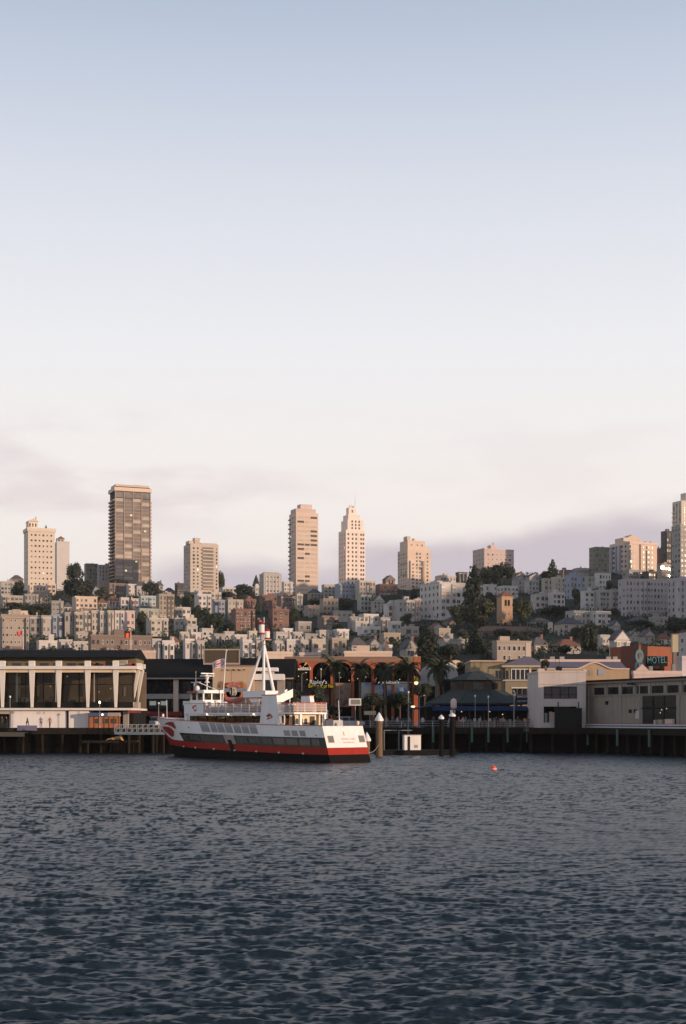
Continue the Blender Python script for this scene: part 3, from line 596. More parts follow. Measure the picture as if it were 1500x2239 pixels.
# --- houses: photo columns and rows, wall colour, roof
HOUSES = """0 31 1272 1306 pale flat|21 51 1256 1280 brown hip|60 100 1280 1302 peach flat|100 122 1277 1303 peach flat|184 214 1233 1272 olive flat|212 249 1236 1275 grey flat
192 221 1281 1306 blue gable|232 276 1276 1300 brown flat|276 299 1278 1303 white flat|294 324 1270 1304 pale flat|338 357 1270 1300 pale hip|357 382 1284 1306 pink hip|382 402 1276 1308 dark flat
0 50 1303 1330 beige flat|50 84 1300 1322 grey flat|84 114 1297 1320 tan flat|111 139 1315 1346 grey flat|139 157 1317 1342 pale flat|157 213 1305 1338 peach flat|213 233 1308 1334 beige flat|233 260 1302 1332 pink hip|261 282 1308 1334 white flat|284 303 1310 1334 pink flat|303 341 1304 1332 aqua flat|341 381 1300 1354 tan flat
64 88 1348 1398 grey flat|88 111 1348 1398 beige flat|109 139 1345 1394 blue flat|139 160 1341 1394 grey flat|160 182 1340 1394 beige flat|182 199 1338 1389 cream flat|199 216 1337 1389 cream flat|216 233 1338 1389 pale flat|233 250 1337 1389 cream flat|249 272 1337 1389 white flat|272 295 1337 1381 pink flat|296 347 1332 1356 green flat|319 368 1353 1392 cream flat|379 400 1330 1354 grey flat|381 417 1329 1354 white flat|380 401 1353 1384 pale flat|401 430 1353 1374 cream flat
80 125 1403 1422 white flat|125 158 1401 1420 pale flat|158 194 1405 1422 pale flat|163 192 1385 1404 beige flat|330 352 1400 1438 pale flat|352 381 1404 1438 white flat|366 392 1390 1420 pale hip|392 412 1384 1412 cream flat|404 432 1370 1398 pale flat
425 462 1300 1347 white flat|457 484 1296 1346 cream flat|464 492 1313 1357 blue flat|490 532 1312 1357 beige flat|532 560 1311 1354 brick flat|567 606 1302 1336 brick flat|605 648 1304 1338 brown flat|646 662 1300 1338 cream flat|479 517 1285 1308 white flat|504 549 1276 1296 dark hip|552 580 1283 1302 white flat|614 645 1273 1300 white flat
587 632 1333 1382 brick flat|557 588 1353 1382 brown flat|664 700 1325 1350 tan flat|661 700 1324 1345 beige flat|415 440 1385 1412 white flat|436 466 1376 1404 pale flat|462 492 1388 1412 grey flat|488 512 1383 1408 pale flat|508 540 1390 1414 white flat|540 562 1382 1410 cream flat|400 428 1400 1436 white flat|428 447 1404 1436 pale flat|524 560 1402 1434 white flat|556 580 1398 1434 pale flat|562 588 1380 1404 pale flat
672 702 1286 1314 tan flat|703 733 1279 1312 beige flat|732 776 1277 1314 blue flat|776 821 1270 1312 cream flat|820 869 1278 1302 brick flat|836 864 1257 1280 brown flat|699 740 1310 1346 tan flat|781 812 1302 1342 green flat|810 840 1300 1342 pale gable|839 870 1321 1360 white flat|861 907 1313 1360 pale flat|903 921 1311 1358 pink flat
784 828 1344 1373 white flat|760 785 1350 1380 grey flat|728 770 1337 1360 pale flat|645 681 1361 1394 beige flat|693 740 1348 1380 brown flat|781 832 1372 1395 white flat|848 877 1361 1390 white flat|691 728 1380 1406 pale flat|728 763 1378 1406 white flat|636 662 1384 1408 pale flat|660 694 1388 1410 grey flat|612 640 1376 1402 white flat|598 626 1384 1410 pale flat
620 656 1401 1434 white flat|653 676 1402 1434 pale flat|673 718 1400 1434 cream flat|719 758 1398 1434 tan flat|799 830 1394 1428 grey gable|829 876 1386 1412 tan flat|874 913 1396 1438 grey gable|828 857 1413 1436 white flat|770 802 1360 1384 pale flat|826 852 1352 1380 grey flat|876 916 1372 1396 beige flat|596 622 1404 1434 pale flat
951 997 1259 1280 white flat|996 1022 1252 1276 dark flat|1050 1086 1279 1302 white flat|1087 1133 1282 1310 white flat|1120 1150 1250 1272 grey gable|1148 1182 1252 1272 pale gable|1119 1148 1268 1296 grey flat|1146 1178 1270 1298 pale flat|968 1018 1346 1368 brown hip|936 970 1362 1384 pale gable|985 1024 1380 1404 grey gable|950 985 1376 1402 tan flat|956 1016 1400 1430 grey flat
1184 1206 1266 1300 cream flat|1204 1234 1263 1300 cream flat|1278 1301 1262 1292 green flat|1299 1336 1254 1288 white flat|1361 1404 1247 1268 grey flat|1404 1440 1250 1270 dark flat|1269 1300 1293 1336 white flat|1298 1333 1291 1336 pale flat|1331 1352 1290 1338 grey flat|1160 1200 1300 1340 pale flat|1198 1235 1297 1340 white flat|1222 1252 1247 1262 brown flat|1252 1290 1243 1262 grey flat
1236 1290 1337 1374 pale flat|1288 1335 1338 1374 white flat|1211 1277 1348 1390 beige hip|1152 1207 1349 1370 beige hip|1155 1198 1392 1430 olive hip|1206 1270 1396 1430 olive hip|1305 1333 1391 1424 pale flat|1370 1420 1347 1368 dark hip|1418 1460 1350 1372 grey flat|1396 1432 1376 1410 grey gable|1430 1468 1384 1410 white flat|1484 1530 1387 1442 lav flat|1330 1356 1356 1384 pale gable|1274 1306 1372 1396 grey hip|1366 1398 1378 1402 green gable|1476 1510 1366 1390 brown hip"""
for ln in HOUSES.split('\n'):
    for e in ln.split('|'):
        q = e.split(); a, b_, c, d = (float(x) for x in q[:4])
        if q[5] == 'flat' and d - c < 36 and b_ - a < 40 and rnd.random() < .16: q[5] = rnd.choice(('hip', 'gable'))
        bld(a, b_, c, d, q[4], q[5], noun=('flats' if d - c > 38 else 'house'))
# named larger blocks
bld(0, 64, 1346, 1420, 'tan', noun='apartments', nf=5, nc=7, ww=.62, label='tan block with long sunlit floor bands at the far left', name='apartment_block', Y=430, dr=.5)
bld(18, 60, 1338, 1350, 'peach', noun='apartments', nf=1, label='set-back top storey above the tan banded block', name='apartment_block', Y=450, dr=.4)
bld(192, 333, 1391, 1424, 'brown', noun='apartments', nf=2, nc=13, label='long low brown brick warehouse behind the white-finned restaurant', name='warehouse', cat='warehouse', Y=410, dr=.3)
bld(505, 558, 1333, 1384, 'brick', noun='apartments', nf=4, nc=5, label='red-brown brick flats above the round restaurant sign', name='apartment_block', cat='apartment block')
bld(917, 1021, 1274, 1364, 'white', noun='apartments', nf=6, nc=5, yaw=30, dr=1.1, side=True, label='big white apartment block left of the tall dark cypress', name='apartment_block', Y=690)
bld(1351, 1459, 1267, 1347, 'lav', noun='apartments', nf=6, nc=12, dr=.4, yaw=14, side=True, label='large lavender-grey apartment block of six storeys on the right slope', name='apartment_block', bays=3)
bld(1459, 1530, 1266, 1352, 'lav', noun='apartments', nf=6, nc=5, dr=.5, label='lavender-grey flats cut by the right edge of the photo', name='apartment_block', bays=1)
bld(1233, 1279, 1258, 1310, 'blue', noun='house', nf=4, nc=4, label='blue-grey house on the slope below the lone araucaria')
bld(760, 801, 1393, 1432, 'tan', 'hip', nf=2, nc=2, label='pale tan hip-roofed house above the arcade roof')
bld(1332, 1376, 1376, 1438, 'white', 'gable', nf=3, nc=3, label='white gabled house with dark windows left of the orange motel', dr=.6, Y=400)
t = bld(1076, 1162, 1404, 1442, 'tan', noun='house', nf=2, nc=7, ww=.72, label='tan school-like building with tall dark windows above the yellow restaurant', name='school_building', cat='building', Y=398, dr=.3, bays=0)
t = bld(1030, 1190, 1366, 1404, 'brown', 'hip', nf=1, nc=7, label='church hall with broad brown roof below the bell tower', name='church_hall', cat='church', Y=560, dr=.35, bays=0, group='church on the hillside')
box('chimney', t, 30, 31.5, 1, 2.5, 0, 9, HM['peach'])
# sun glint: a mirror pane added and tilted to throw the sun at the camera
Yg = 900; P = Vector((PX(1449, Yg), Yg, PZ(1241, Yg))); hv = ((Vector((0, 0, CH)) - P).normalized() + sdir).normalized()
t = bld(1436, 1466, 1234, 1262, 'tan', 'flat', Y=Yg + 2.5, label='tan house whose window flashes with sun below the right-hand towers', nf=2)
gm = bpy.data.materials.new('sun_glint_mirror'); gm.use_nodes = True; bb = gm.node_tree.nodes['Principled BSDF']; bb.inputs['Metallic'].default_value = 1; bb.inputs['Roughness'].default_value = .09; bb.inputs['Base Color'].default_value = (.75, .7, .6, 1)
me = MB().box(-.9, .9, -.9, .9, -.03, .03, gm).mesh('sun_glint_pane'); o = obj('sun_glint_pane', me, t); o.matrix_local = (Matrix.Translation(t.location) @ Matrix.Rotation(t.rotation_euler[2], 4, 'Z')).inverted() @ (Matrix.Translation(P) @ hv.to_track_quat('Z', 'Y').to_matrix().to_4x4())
# --- hillside trees (crown centre, size in the photo, kind)
TREES = """166 1292 74 54 round big round dark tree below the cream and glass towers|168 1246 34 28 round bushy tree on the ridge left of the olive house|40 1292 26 44 round dark tree left of the cream tower's foot|84 1334 58 28 flat low spreading tree above the blue-grey flats|30 1326 42 16 flat flat dark tree above the tan banded block
222 1296 26 26 round dark tree beside the brown house below the glass tower|262 1276 60 22 flat row tree at the foot of the brown glass tower|332 1286 34 34 flat wind-bent tree right of the pale flats|307 1362 26 50 round dark tree between the pinkish flats and the cream house|144 1398 38 14 flat low shrub tree above the white low houses
368 1306 30 24 round dark tree left of the balconied tower's foot|410 1318 26 40 round dark tree below the balconied tower|486 1266 20 34 round round tree at the right shoulder of the balconied tower|536 1292 38 32 round dense tree between white houses near the slotted tower|560 1270 14 22 pine small conifer at the slotted tower's left|500 1302 40 16 flat low tree under the dark hip-roofed house
446 1346 36 40 round dark tree on the slope below the white flats|470 1364 52 44 round dense dark tree mass above the ferry flag|428 1338 22 30 round small dark tree left of the slope woodland|500 1374 30 22 round small tree right of the slope woodland|563 1336 22 34 round dark tree between two brick blocks|643 1352 28 38 round tree right of the brown brick block|630 1368 22 20 round small tree near the brick block's corner|530 1404 26 12 flat low bush tree above the billboard
760 1322 48 30 round wide dark tree below the spired tower|790 1320 24 22 round smaller tree right of the wide dark tree|690 1316 26 14 flat low tree under the tan house below the banded tower|742 1376 24 22 round small tree among pale houses in the centre|905 1300 12 24 cypress thin cypress at the stepped tower's foot|908 1378 40 30 round dark tree left of the slope woods|888 1352 26 22 round small tree under the pale flats
1036 1300 38 116 cypress tall dark cypress left of the church tower|1058 1262 40 44 round dark tree between the cypress and the pink block|1098 1252 50 50 flat broad dark pine in front of the pink block|1045 1342 72 66 round dense dark grove left of the church tower|1000 1346 50 44 round dark tree below the big white apartment block|1140 1338 44 56 round dense dark tree right of the church tower|1076 1320 30 50 round dark tree touching the church tower's left side
935 1408 40 60 cypress dark column-like tree above the arcade's right end|1042 1404 42 50 pine dark conifer above the pavilion roof|985 1420 60 28 round dark hedge-like tree behind the palms|1010 1390 36 30 round dark tree on the lower slope|1208 1247 30 42 pine lone araucaria conifer on the right ridge|1190 1258 22 18 round small tree at the araucaria's foot|1262 1306 22 40 round dark tree right of the blue-grey house|1172 1304 26 20 round small round tree above the beige hip-roofed house
1210 1336 60 28 flat spreading tree below the white flats on the right|1294 1400 40 70 round big dark tree left of the gabled white house|1322 1324 34 16 flat low tree under the pale flats right of centre|1345 1340 30 20 round small dark tree left of the lavender apartments|1480 1368 60 40 round dark tree group below the right-edge flats|1300 1358 26 20 round small tree right of the white house row|1260 1384 24 26 round dark tree beside the beige hip-roofed house|1425 1258 40 16 round dark tree below the sunlit apartments
1150 1400 40 24 round dark tree right of the school-like building|1236 1420 34 22 round dark tree beside the olive house|1092 1384 40 16 flat low tree in front of the church hall|860 1402 20 18 round small tree behind the arcade roof|812 1378 24 20 round tiny tree among the white houses above the arcade|655 1420 24 22 round small bush tree above the arcade's left end|1330 1284 16 30 round small tree between white and grey houses|1404 1366 44 20 flat dark tree below the lavender apartments|600 1362 16 26 cypress thin dark tree beside the ferry mast"""
for ln in TREES.split('\n'):
    for e in ln.split('|'):
        q = e.split(' ', 5); u, v, w, h = (float(x) for x in q[:4]); tree(u, v, w, h, q[4], depth_of(u, v + h * .5) - 6, q[5])
# ------------------------------------------------------------------ piers
PILEM = MB().tube((0, 0, -3), (0, 0, 0), .19, PILE, .21, 9).mesh('piling'); PILEGM = MB().tube((0, 0, -1.75), (0, 0, .55), .17, PILEG, .18, 9).mesh('piling')
def pier(name, label, p0, p1, dep, zt, rail=True, fasc=TIMBER, step=2.6, rows=(0.6, ), thick=.45):
    p0 = Vector((*p0, 0)); p1 = Vector((*p1, 0)); L = (p1 - p0).length; a = math.atan2(p1.y - p0.y, p1.x - p0.x)
    t = thing(name, label, 'pier', (p0.x, p0.y, 0), a)
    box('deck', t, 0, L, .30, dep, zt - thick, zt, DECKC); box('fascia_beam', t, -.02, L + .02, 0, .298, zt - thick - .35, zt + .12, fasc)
    for r, y in enumerate(rows):
        n = int(L / (step if r < 1 else step * 1.5)); box('cap_beam', t, .2, L - .2, y - .2, y + .2, zt - thick - .75, zt - thick - .002, PILE) if r else None
        for i in range(n + 1): obj('piling', PILEM, t, (.3 + (L - .6) * i / n + rnd.uniform(-.2, .2), y, zt - thick - .36), (rnd.uniform(-.03, .03), rnd.uniform(-.03, .03), 0))
    box('underdeck_shade_wall', t, -.05, L + .05, 1.5, 1.75, -1.5, zt - thick - .001, mat('underdeck_shade_black', (.008, .007, .006), .95, .4, 1.5, spec=.05))  # black wall added behind the pilings for the shade under the deck
    if rail:
        n = int(L / 2.2)
        for i in range(n + 1): x = .15 + (L - .3) * i / n; box('rail_post', t, x - .05, x + .05, .5, .6, zt, zt + 1.08, STEEL)
        for z in (.35, .7, 1.04): box('rail', t, 0, L, .53, .57, zt + z, zt + z + .05, STEEL)
    return t
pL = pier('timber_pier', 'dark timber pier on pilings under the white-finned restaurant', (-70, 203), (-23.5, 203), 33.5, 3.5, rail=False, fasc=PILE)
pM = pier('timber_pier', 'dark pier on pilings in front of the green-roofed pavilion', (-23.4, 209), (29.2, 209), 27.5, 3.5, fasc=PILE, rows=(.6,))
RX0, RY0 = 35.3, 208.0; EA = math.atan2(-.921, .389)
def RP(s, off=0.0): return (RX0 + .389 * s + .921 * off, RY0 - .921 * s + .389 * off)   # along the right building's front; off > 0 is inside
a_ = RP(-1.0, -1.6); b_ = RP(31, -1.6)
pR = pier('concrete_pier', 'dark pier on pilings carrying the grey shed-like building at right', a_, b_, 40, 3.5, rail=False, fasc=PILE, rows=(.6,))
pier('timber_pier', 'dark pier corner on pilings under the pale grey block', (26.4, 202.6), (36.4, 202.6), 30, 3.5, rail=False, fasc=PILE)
SR, SW, SB = mat('red_stripe_paint', (.30, .04, .04), .6, .1), mat('white_stripe_paint', (.52, .51, .50), .6, .1), mat('blue_stripe_paint', (.03, .05, .13), .6, .1)
for z0, z1, m in ((4.16, 4.24, SR), (3.98, 4.158, SW), (3.82, 3.978, SB), (3.64, 3.818, SW)): box('striped_board', pR, 3.0, 32, -.06, -.002, z0, z1, m)
for u in (893, 947, 1032, 1068, 1110, 1153): obj('piling', PILEGM, pM, (PX(u, 208.7) + 23.4, -.3, 3.2))
for s in (.5, 4.5, 12, 19.5): obj('piling', PILEGM, pR, (s, -.3, 2.9))
# ------------------------------------------------------------------ white-finned restaurant
Y0 = 215.0; k0 = F / Y0
def ux(u): return PX(u, Y0)
XL, XR = -64.0, ux(290)
t = rest = thing('restaurant', 'two-storey waterfront restaurant with white tapered fins and wide dark glass', 'restaurant', (0, Y0, 3.5))
def zz_(v): return PZ(v, Y0) - 3.5
FINW = mat('white_fin_paint', (.66, .62, .56), .6, .07, 1.5); OLV = mat('olive_clerestory_panel', (.17, .14, .085), .7, .2); INT = mat('restaurant_interior', (.17, .125, .085), .8, .5, .5)
box('floor_slab', t, XL, XR, -1.4, 16, zz_(1553), zz_(1548.3), FINW)
box('ring_beam', t, XL, XR + .9, -1.6, 1.0, zz_(1464), zz_(1457), FINW); box('soffit_strip', t, XL, XR + .4, -.9, .8, zz_(1470.5), zz_(1464) - .002, mat('cream_soffit', (.72, .55, .36), .7, .1))
box('ceiling', t, XL, XR, .8, 15, zz_(1466), zz_(1463), INT); box('back_wall', t, XL, XR, 14.6, 15, 0, zz_(1464), INT)
box('sill_wall', t, XL, XR, .3, .6, zz_(1548), zz_(1535), DARK)
n = 12
for i in range(n):
    x0 = XL + (XR - XL) * i / n; x1 = XL + (XR - XL) * (i + 1) / n
    MB().box(x0 + .06, x1 - .06, .42, .46, zz_(1535), zz_(1470.6), CLR2).build('pane', t)
    box('mullion', t, x1 - .06, x1 + .06, .38, .5, zz_(1535), zz_(1470.6), DARK)
box('transom_rail', t, XL, XR, .37, .40, zz_(1497), zz_(1495.5), DARK)
for u in (8, 72.5, 131, 194, 255, -56):
    x = ux(u); MB().prism([(x - .16, -1.0, zz_(1547)), (x + .16, -1.0, zz_(1547)), (x + .41, -1.0, zz_(1464)), (x - .41, -1.0, zz_(1464))], (0, .5, 0), FINW).build('fin', t)
    box('parapet_block', t, x - .40, x + .42, -1.3, -.4, zz_(1456.9), zz_(1445.5), FINW)
for (ut, ub, dy) in ((303, 287.5, 1.5), (311, 297, 6.5)):
    yy = dy; xt = PX(ut, Y0 + dy); xb = PX(ub, Y0 + dy)
    MB().prism([(xb - .12, yy, zz_(1547)), (xb + .12, yy, zz_(1547)), (xt + .22, yy, zz_(1461)), (xt - .3, yy, zz_(1461))], (0, .8, 0), FINW).build('fin', t)
    box('parapet_block', t, xt - .3, xt + .4, yy, yy + .9, zz_(1459), zz_(1449), FINW)
MB().prism([(XR + .9, -1.6, zz_(1464)), (XR + 1.15, .6, zz_(1464)), (XR + .75, 6, zz_(1464)), (XR - 1.2, 14, zz_(1464)), (XR - 1.8, 14, zz_(1464)), (XR - .1, 1.0, zz_(1464))], (0, 0, zz_(1457) - zz_(1464)), FINW).build('ring_beam', t)
for i in range(1): MB().box(XR - .03, XR + .03, .7 + i * 4.6, 5.1 + i * 4.6, zz_(1535), zz_(1470.6), CLR2).build('pane', t)
for u in (31, 113): box('interior_column', t, ux(u) - .35, ux(u) + .35, 2.2, 2.9, zz_(1548), zz_(1466), HM['beige'])
for i in range(9):
    x = rnd.uniform(XL + 12, XR - 1); c = rnd.choice(('white', 'beige', 'brown', 'dark', 'brick')); box('table', t, x, x + 1.1, 2 + rnd.random() * 5, 3.4 + 5, zz_(1548), zz_(1548) + rnd.uniform(.9, 1.6), HM[c])
for u, v in ((103, 1500), (140, 1478), (210, 1512), (165, 1502), (236, 1505), (60, 1508)): MB().lathe((ux(u), 2.5, zz_(v)), [(0, .12), (.1, 0), (0, -.12)], LITW, 6).build('added_interior_lamp', t)  # lamps added to brighten the dining room behind the glass
for u, w_, h_, c in ((44, 3, 12, 'white'), (50, 4, 10, 'white'), (62, 8, 5, 'brown'), (88, 10, 6, 'tan'), (104, 6, 14, 'brown'), (118, 4, 9, 'beige'), (147, 9, 6, 'dark'), (163, 10, 26, 'tan'), (178, 6, 9, 'beige'), (206, 12, 4, 'brick'), (226, 7, 10, 'pale'), (240, 8, 5, 'brown'), (263, 9, 20, 'pink'), (280, 5, 12, 'beige'), (20, 6, 8, 'brown'), (70, 5, 30, 'beige')):
    zb_ = zz_(1536) if h_ < 15 else zz_(1522); box('dining_furniture', t, ux(u), ux(u + w_), 1.1 + rnd.random(), 2.6 + rnd.random(), zb_, zb_ + h_ / k0, HM[c])
for u in (36, 121, 205): box('mullion', t, ux(u) - .07, ux(u) + .07, .36, .52, zz_(1535), zz_(1470.6), HM['grey'])
box('clerestory_wall', t, XL, ux(290), 4, 12, zz_(1457), zz_(1437), OLV)
for i in range(15): x = ux(292) - 1.0 - i * 2.1; box('clerestory_window', t, x - 1.3, x, 3.93, 3.998, zz_(1455), zz_(1447.5), GLS2)
box('roof', t, XL, PX(297, Y0 + 2), 1.5, 15, zz_(1437), zz_(1435), DARKROOF); MB().prism([(XL, 1.5, zz_(1435)), (XL, 8, zz_(1416)), (XL, 14.9, zz_(1435))], (PX(297, Y0 + 2) - XL, 0, 0), DARKROOF).build('roof', t)
for i, (u, w) in enumerate(((199, 22), (212, 30), (185, 10))): box('roof_sign', t, ux(u) - .8, ux(u) + .6, 3.4, 3.5, zz_(1450), zz_(1447.5), REDTRIM)
b = box('notice_board', t, ux(241), ux(272), 3.2, 3.3, zz_(1455), zz_(1442), FINW)
for r in range(4): box('notice_line', t, ux(243), ux(270), 3.15, 3.198, zz_(1453.5 - r * 3), zz_(1452.2 - r * 3), DARK)
for u in (280, 290): box('red_sign', t, ux(u) - .55, ux(u) + .55, 3.0, 3.1, zz_(1456), zz_(1449), mat('orange_red_sign', (.62, .09, .03), .5, .1))
# ground floor of it: white hoarding, dark opening
HOARD = mat('white_hoarding', (.76, .70, .66), .7, .04, 2)
w1 = box('white_panel', t, ux(26), ux(147), -.6, 15, .0, zz_(1553) - .01, HOARD); w2 = box('white_panel', t, ux(152), ux(195), -.6, 15, .0, zz_(1553) - .01, HOARD); box('opening_header', t, XL, ux(25.9), -.5, .2, zz_(1561), zz_(1553) - .01, HM['beige'])
box('dark_entry', t, XL, ux(25.8), 3, 3.2, 0, zz_(1561), INT); box('downpipe', t, ux(148) + .02, ux(151.5), -.75, -.45, 0, zz_(1550), DARK)
GT = mat('faded_sign_lettering', (.50, .40, .34), .7, .1)
text('wall_lettering', '60  8', .62, GT, t, Matrix.Translation((ux(91), -.61, zz_(1559))) @ FACE); text('wall_lettering', '8', .7, GT, t, Matrix.Translation((ux(174), -.61, zz_(1559))) @ FACE)
box('ground_wall', t, ux(262), XR, 1.0, 15, 0, zz_(1553) - .01, DARK); box('entrance_pier', t, ux(270), ux(281), -.4, .6, 0, zz_(1556), HM['grey'])
aw = MB().prism([(ux(283), -1.2, zz_(1553)), (ux(283), -2.2, zz_(1559)), (ux(283), -1.2, zz_(1559))], (ux(310) - ux(283), 0, 0), mat('red_awning', (.32, .05, .035), .7, .1)).build('awning', t)
# flags on the restaurant
def flagpole(u, vt, vb, Y, m, label, fu0, fu1, fv0, fv1):
    zb = PZ(vb, Y); t = thing('flag_pole', label, 'flag', (PX(u, Y), Y, zb), 0, 'flags over the waterfront')
    MB().tube((0, 0, 0), (0, 0, PZ(vt, Y) - zb), .09, HM['peach'], .06, 7).build('pole', t)
    b = MB(); x0 = PX(fu0, Y) - PX(u, Y); x1 = PX(fu1, Y) - PX(u, Y); z0 = PZ(fv1, Y) - zb; z1 = PZ(fv0, Y) - zb
    for i in range(6):
        a, c = i / 6, (i + 1) / 6; xa, xc = x1 + (x0 - x1) * a, x1 + (x0 - x1) * c; ya, yc = .18 * math.sin(a * 7), .18 * math.sin(c * 7)
        b.poly([(xa, ya, z0 - .15 * a), (xc, yc, z0 - .15 * c), (xc, yc, z1 - .2 * c), (xa, ya, z1 - .2 * a)], m)
    b.build('flag_cloth', t); return t
flagpole(50.5, 1374, 1420, 222, mat('pink_red_flag', (.60, .07, .08), .7, .1), 'small red flag flying on a pole over the left restaurant roof', 36, 48, 1379, 1388)
flagpole(286, 1381, 1420, 222, mat('orange_flag', (.75, .10, .02), .7, .1), 'orange flag on a pole at the right end of the restaurant roof', 272, 285.5, 1383, 1393)
# kiosk, platform, gangway, tarp
Yk = 213.0; t = thing('wooden_kiosk', 'orange-brown wooden kiosk with a blue fascia beside the white panel', 'kiosk', (PX(228, Yk), Yk, 3.5))
KW = mat('orange_kiosk_timber', (.36, .13, .05), .7, .2, 2.5); hw = 32.5 / F * Yk
box('wall', t, -hw, hw, 0, 1.0, 0, 1.75, KW); box('fascia', t, -hw - .1, hw * .25, -.35, 1.1, 1.752, 2.3, mat('blue_fascia', (.06, .08, .17), .6, .15)); box('fascia', t, hw * .252, hw + .1, -.35, 1.1, 1.752, 2.3, HM['tan'])
for i in range(7): box('post', t, -hw + i * hw / 3 - .06, -hw + i * hw / 3 + .06, -.06, -.002, 0, 1.75, mat('dark_kiosk_timber', (.20, .07, .03), .8, .2))
for x in (-1.2, .2, 1.4): box('counter_window', t, x - .4, x + .4, -.05, -.003, .7, 1.4, GLS2)
MB().lathe((-.2, -.5, 2.0), [(0, -.16), (.16, 0), (0, .16)], BULB, 8).build('lamp', t)
Yp = 199.5; t = thing('timber_platform', 'pale timber landing platform at the lower left edge', 'platform', (0, Yp, 0))
for i in range(9): box('plank', t, PX(-60, Yp), PX(57, Yp), -.9 + .32 * i, -.62 + .32 * i, 2.92, 3.0 + .01 * (i % 2), TIMBER)
box('edge_beam', t, PX(-60, Yp), PX(57, Yp), -1.05, -.92, 2.42, 3.04, mat('pale_edge_timber', (.28, .20, .13), .8, .25, 2))
for u in (-20, 38, 8): obj('piling', PILEM, t, (PX(u, Yp), .6, 2.4))
box('blue_banner', t, PX(26, Yp), PX(70, Yp), 3.2, 3.25, 3.2, 3.95, mat('faded_blue_banner', (.15, .14, .21), .8, .15))
Yp = 199.0; t = thing('gangway', 'blue-grey truss gangway with railings reaching toward the ferry bow', 'gangway', (PX(250, Yp), Yp, 3.0)); GL = PX(372, Yp) - PX(250, Yp)
GM = mat('blue_grey_gangway_paint', (.16, .20, .23), .5, .15)
box('walkway', t, 0, GL, 0, 1.5, -.32, .06, GM)
for y in (.02, 1.44):
    box('handrail', t, 0, GL, y, y + .05, 1.05, 1.12, STEEL); box('mid_rail', t, 0, GL, y, y + .04, .55, .6, STEEL)
    for i in range(11): x = GL * i / 10; box('rail_post', t, x - .04, x + .04, y - .003, y + .047, .06, 1.05, STEEL)
    for i in range(10): MB().tube((GL * i / 10, y + .02, .1), (GL * (i + 1) / 10, y + .02, 1.0), .02, STEEL, None, 5).build('brace', t)
for u in (280, 333, 356): obj('piling', PILEM, t, (PX(u, Yp) - PX(250, Yp), .7, -.3))
Yd = 200.5; t = thing('low_landing', 'low weathered landing under the pier edge left of the gangway', 'landing', (PX(180, Yd), Yd, 1.7)); LL = PX(300, Yd) - PX(180, Yd)
for i in range(6): box('plank', t, 0, LL, .3 * i, .3 * i + .27, 0, .1, TIMBER)
box('edge_beam', t, 0, LL, -.15, -.01, -.2, .12, PILE)
for x in (.6, LL * .5, LL - .6): obj('piling', PILEM, t, (x, .8, -.02))
t = thing('tarp_heap', 'sunlit yellow-brown tarp heaped on the low landing', 'tarp', (PX(249, Yd), Yd + .6, 1.8)); b = MB(); TP = mat('yellow_tarp', (.42, .24, .08), .8, .3, 2)
r_ = random.Random(2); g = [[(-1.25 + 2.5 * i / 8, -.5 + j * .25, max(0, (.25 + .55 * (i / 8)) * (1 - ((j - 2) / 2.4) ** 2) * (1 if 0 < i < 8 else 0) + r_.uniform(-.06, .1) * (0 < i < 8))) for j in range(5)] for i in range(9)]
for i in range(8):
    for j in range(4): b.poly([g[i][j], g[i + 1][j], g[i + 1][j + 1], g[i][j + 1]], TP)
b.build('folded_tarp', t)
# ------------------------------------------------------------------ lamp posts, pilings with caps
def lamp_post(u, vt, vb, Y, label, head='globe', lit=False, col=STEEL, r=.05):
    zb = PZ(vb, Y); H = PZ(vt, Y) - zb; t = thing('lamp_post', label, 'lamp post', (PX(u, Y), Y, zb), 0, 'lamp posts along the waterfront')
    MB().tube((0, 0, 0), (0, 0, H - .3), r, col, r * .7, 7).build('pole', t); MB().lathe((0, 0, 0), [(r * 2.2, 0), (r * 2, .25), (r, .35)], col, 8).build('base', t)
    if head == 'globe': MB().lathe((0, 0, H - .3), [(.05, 0), (.13, .1), (.14, .24), (.08, .34), (0, .38)], BULB if lit else WHITE2, 9).build('lantern', t)
    elif head == 'arm': MB().tube((0, 0, H - .3), (.7, 0, H), .04, col, .03, 5).lathe((.75, 0, H - .12), [(0, 0), (.2, 0), (.12, .14), (0, .16)], WHITE2, 8).build('lantern', t)
    return t
lamp_post(22, 1522, 1594, 206, 'thin lamp post in front of the restaurant at far left', 'globe'); lamp_post(218, 1534, 1592, 206, 'lamp post with lit globe by the wooden kiosk', 'globe', True); lamp_post(347, 1536, 1592, 205, 'lamp post with pale globe beside the ferry bow', 'globe')
lamp_post(893, 1512, 1590, 211, 'grey double lamp post left of the pavilion', 'globe'); lamp_post(917, 1520, 1592, 216, 'shorter lamp post behind the dock shed', 'arm'); lamp_post(1039, 1520, 1590, 211, 'grey lamp post in front of the pavilion centre', 'globe'); lamp_post(1068, 1522, 1590, 210.5, 'pinkish lamp post in front of the pavilion', 'globe', col=HM['pink'])
lamp_post(1124, 1510, 1590, 210.5, 'tall flag-topped post beside the dark blue banner', 'globe', r=.08); lamp_post(742, 1470, 1588, 262, 'tall cream lamp post before the arcade yellow sign', 'globe', col=HM['peach']); lamp_post(702, 1462, 1588, 263, 'cream lamp post behind the ferry stern funnel', 'globe', col=HM['peach'])
lamp_post(660, 1470, 1588, 262, 'grey lamp post under the left restaurant sign', 'arm'); lamp_post(833, 1470, 1588, 264, 'cream lamp post beside the blue mural', 'globe', col=HM['peach'])
lamp_post(716, 1548, 1590, 240, 'short white post behind the ferry stern', 'none', col=WHITE2, r=.14)
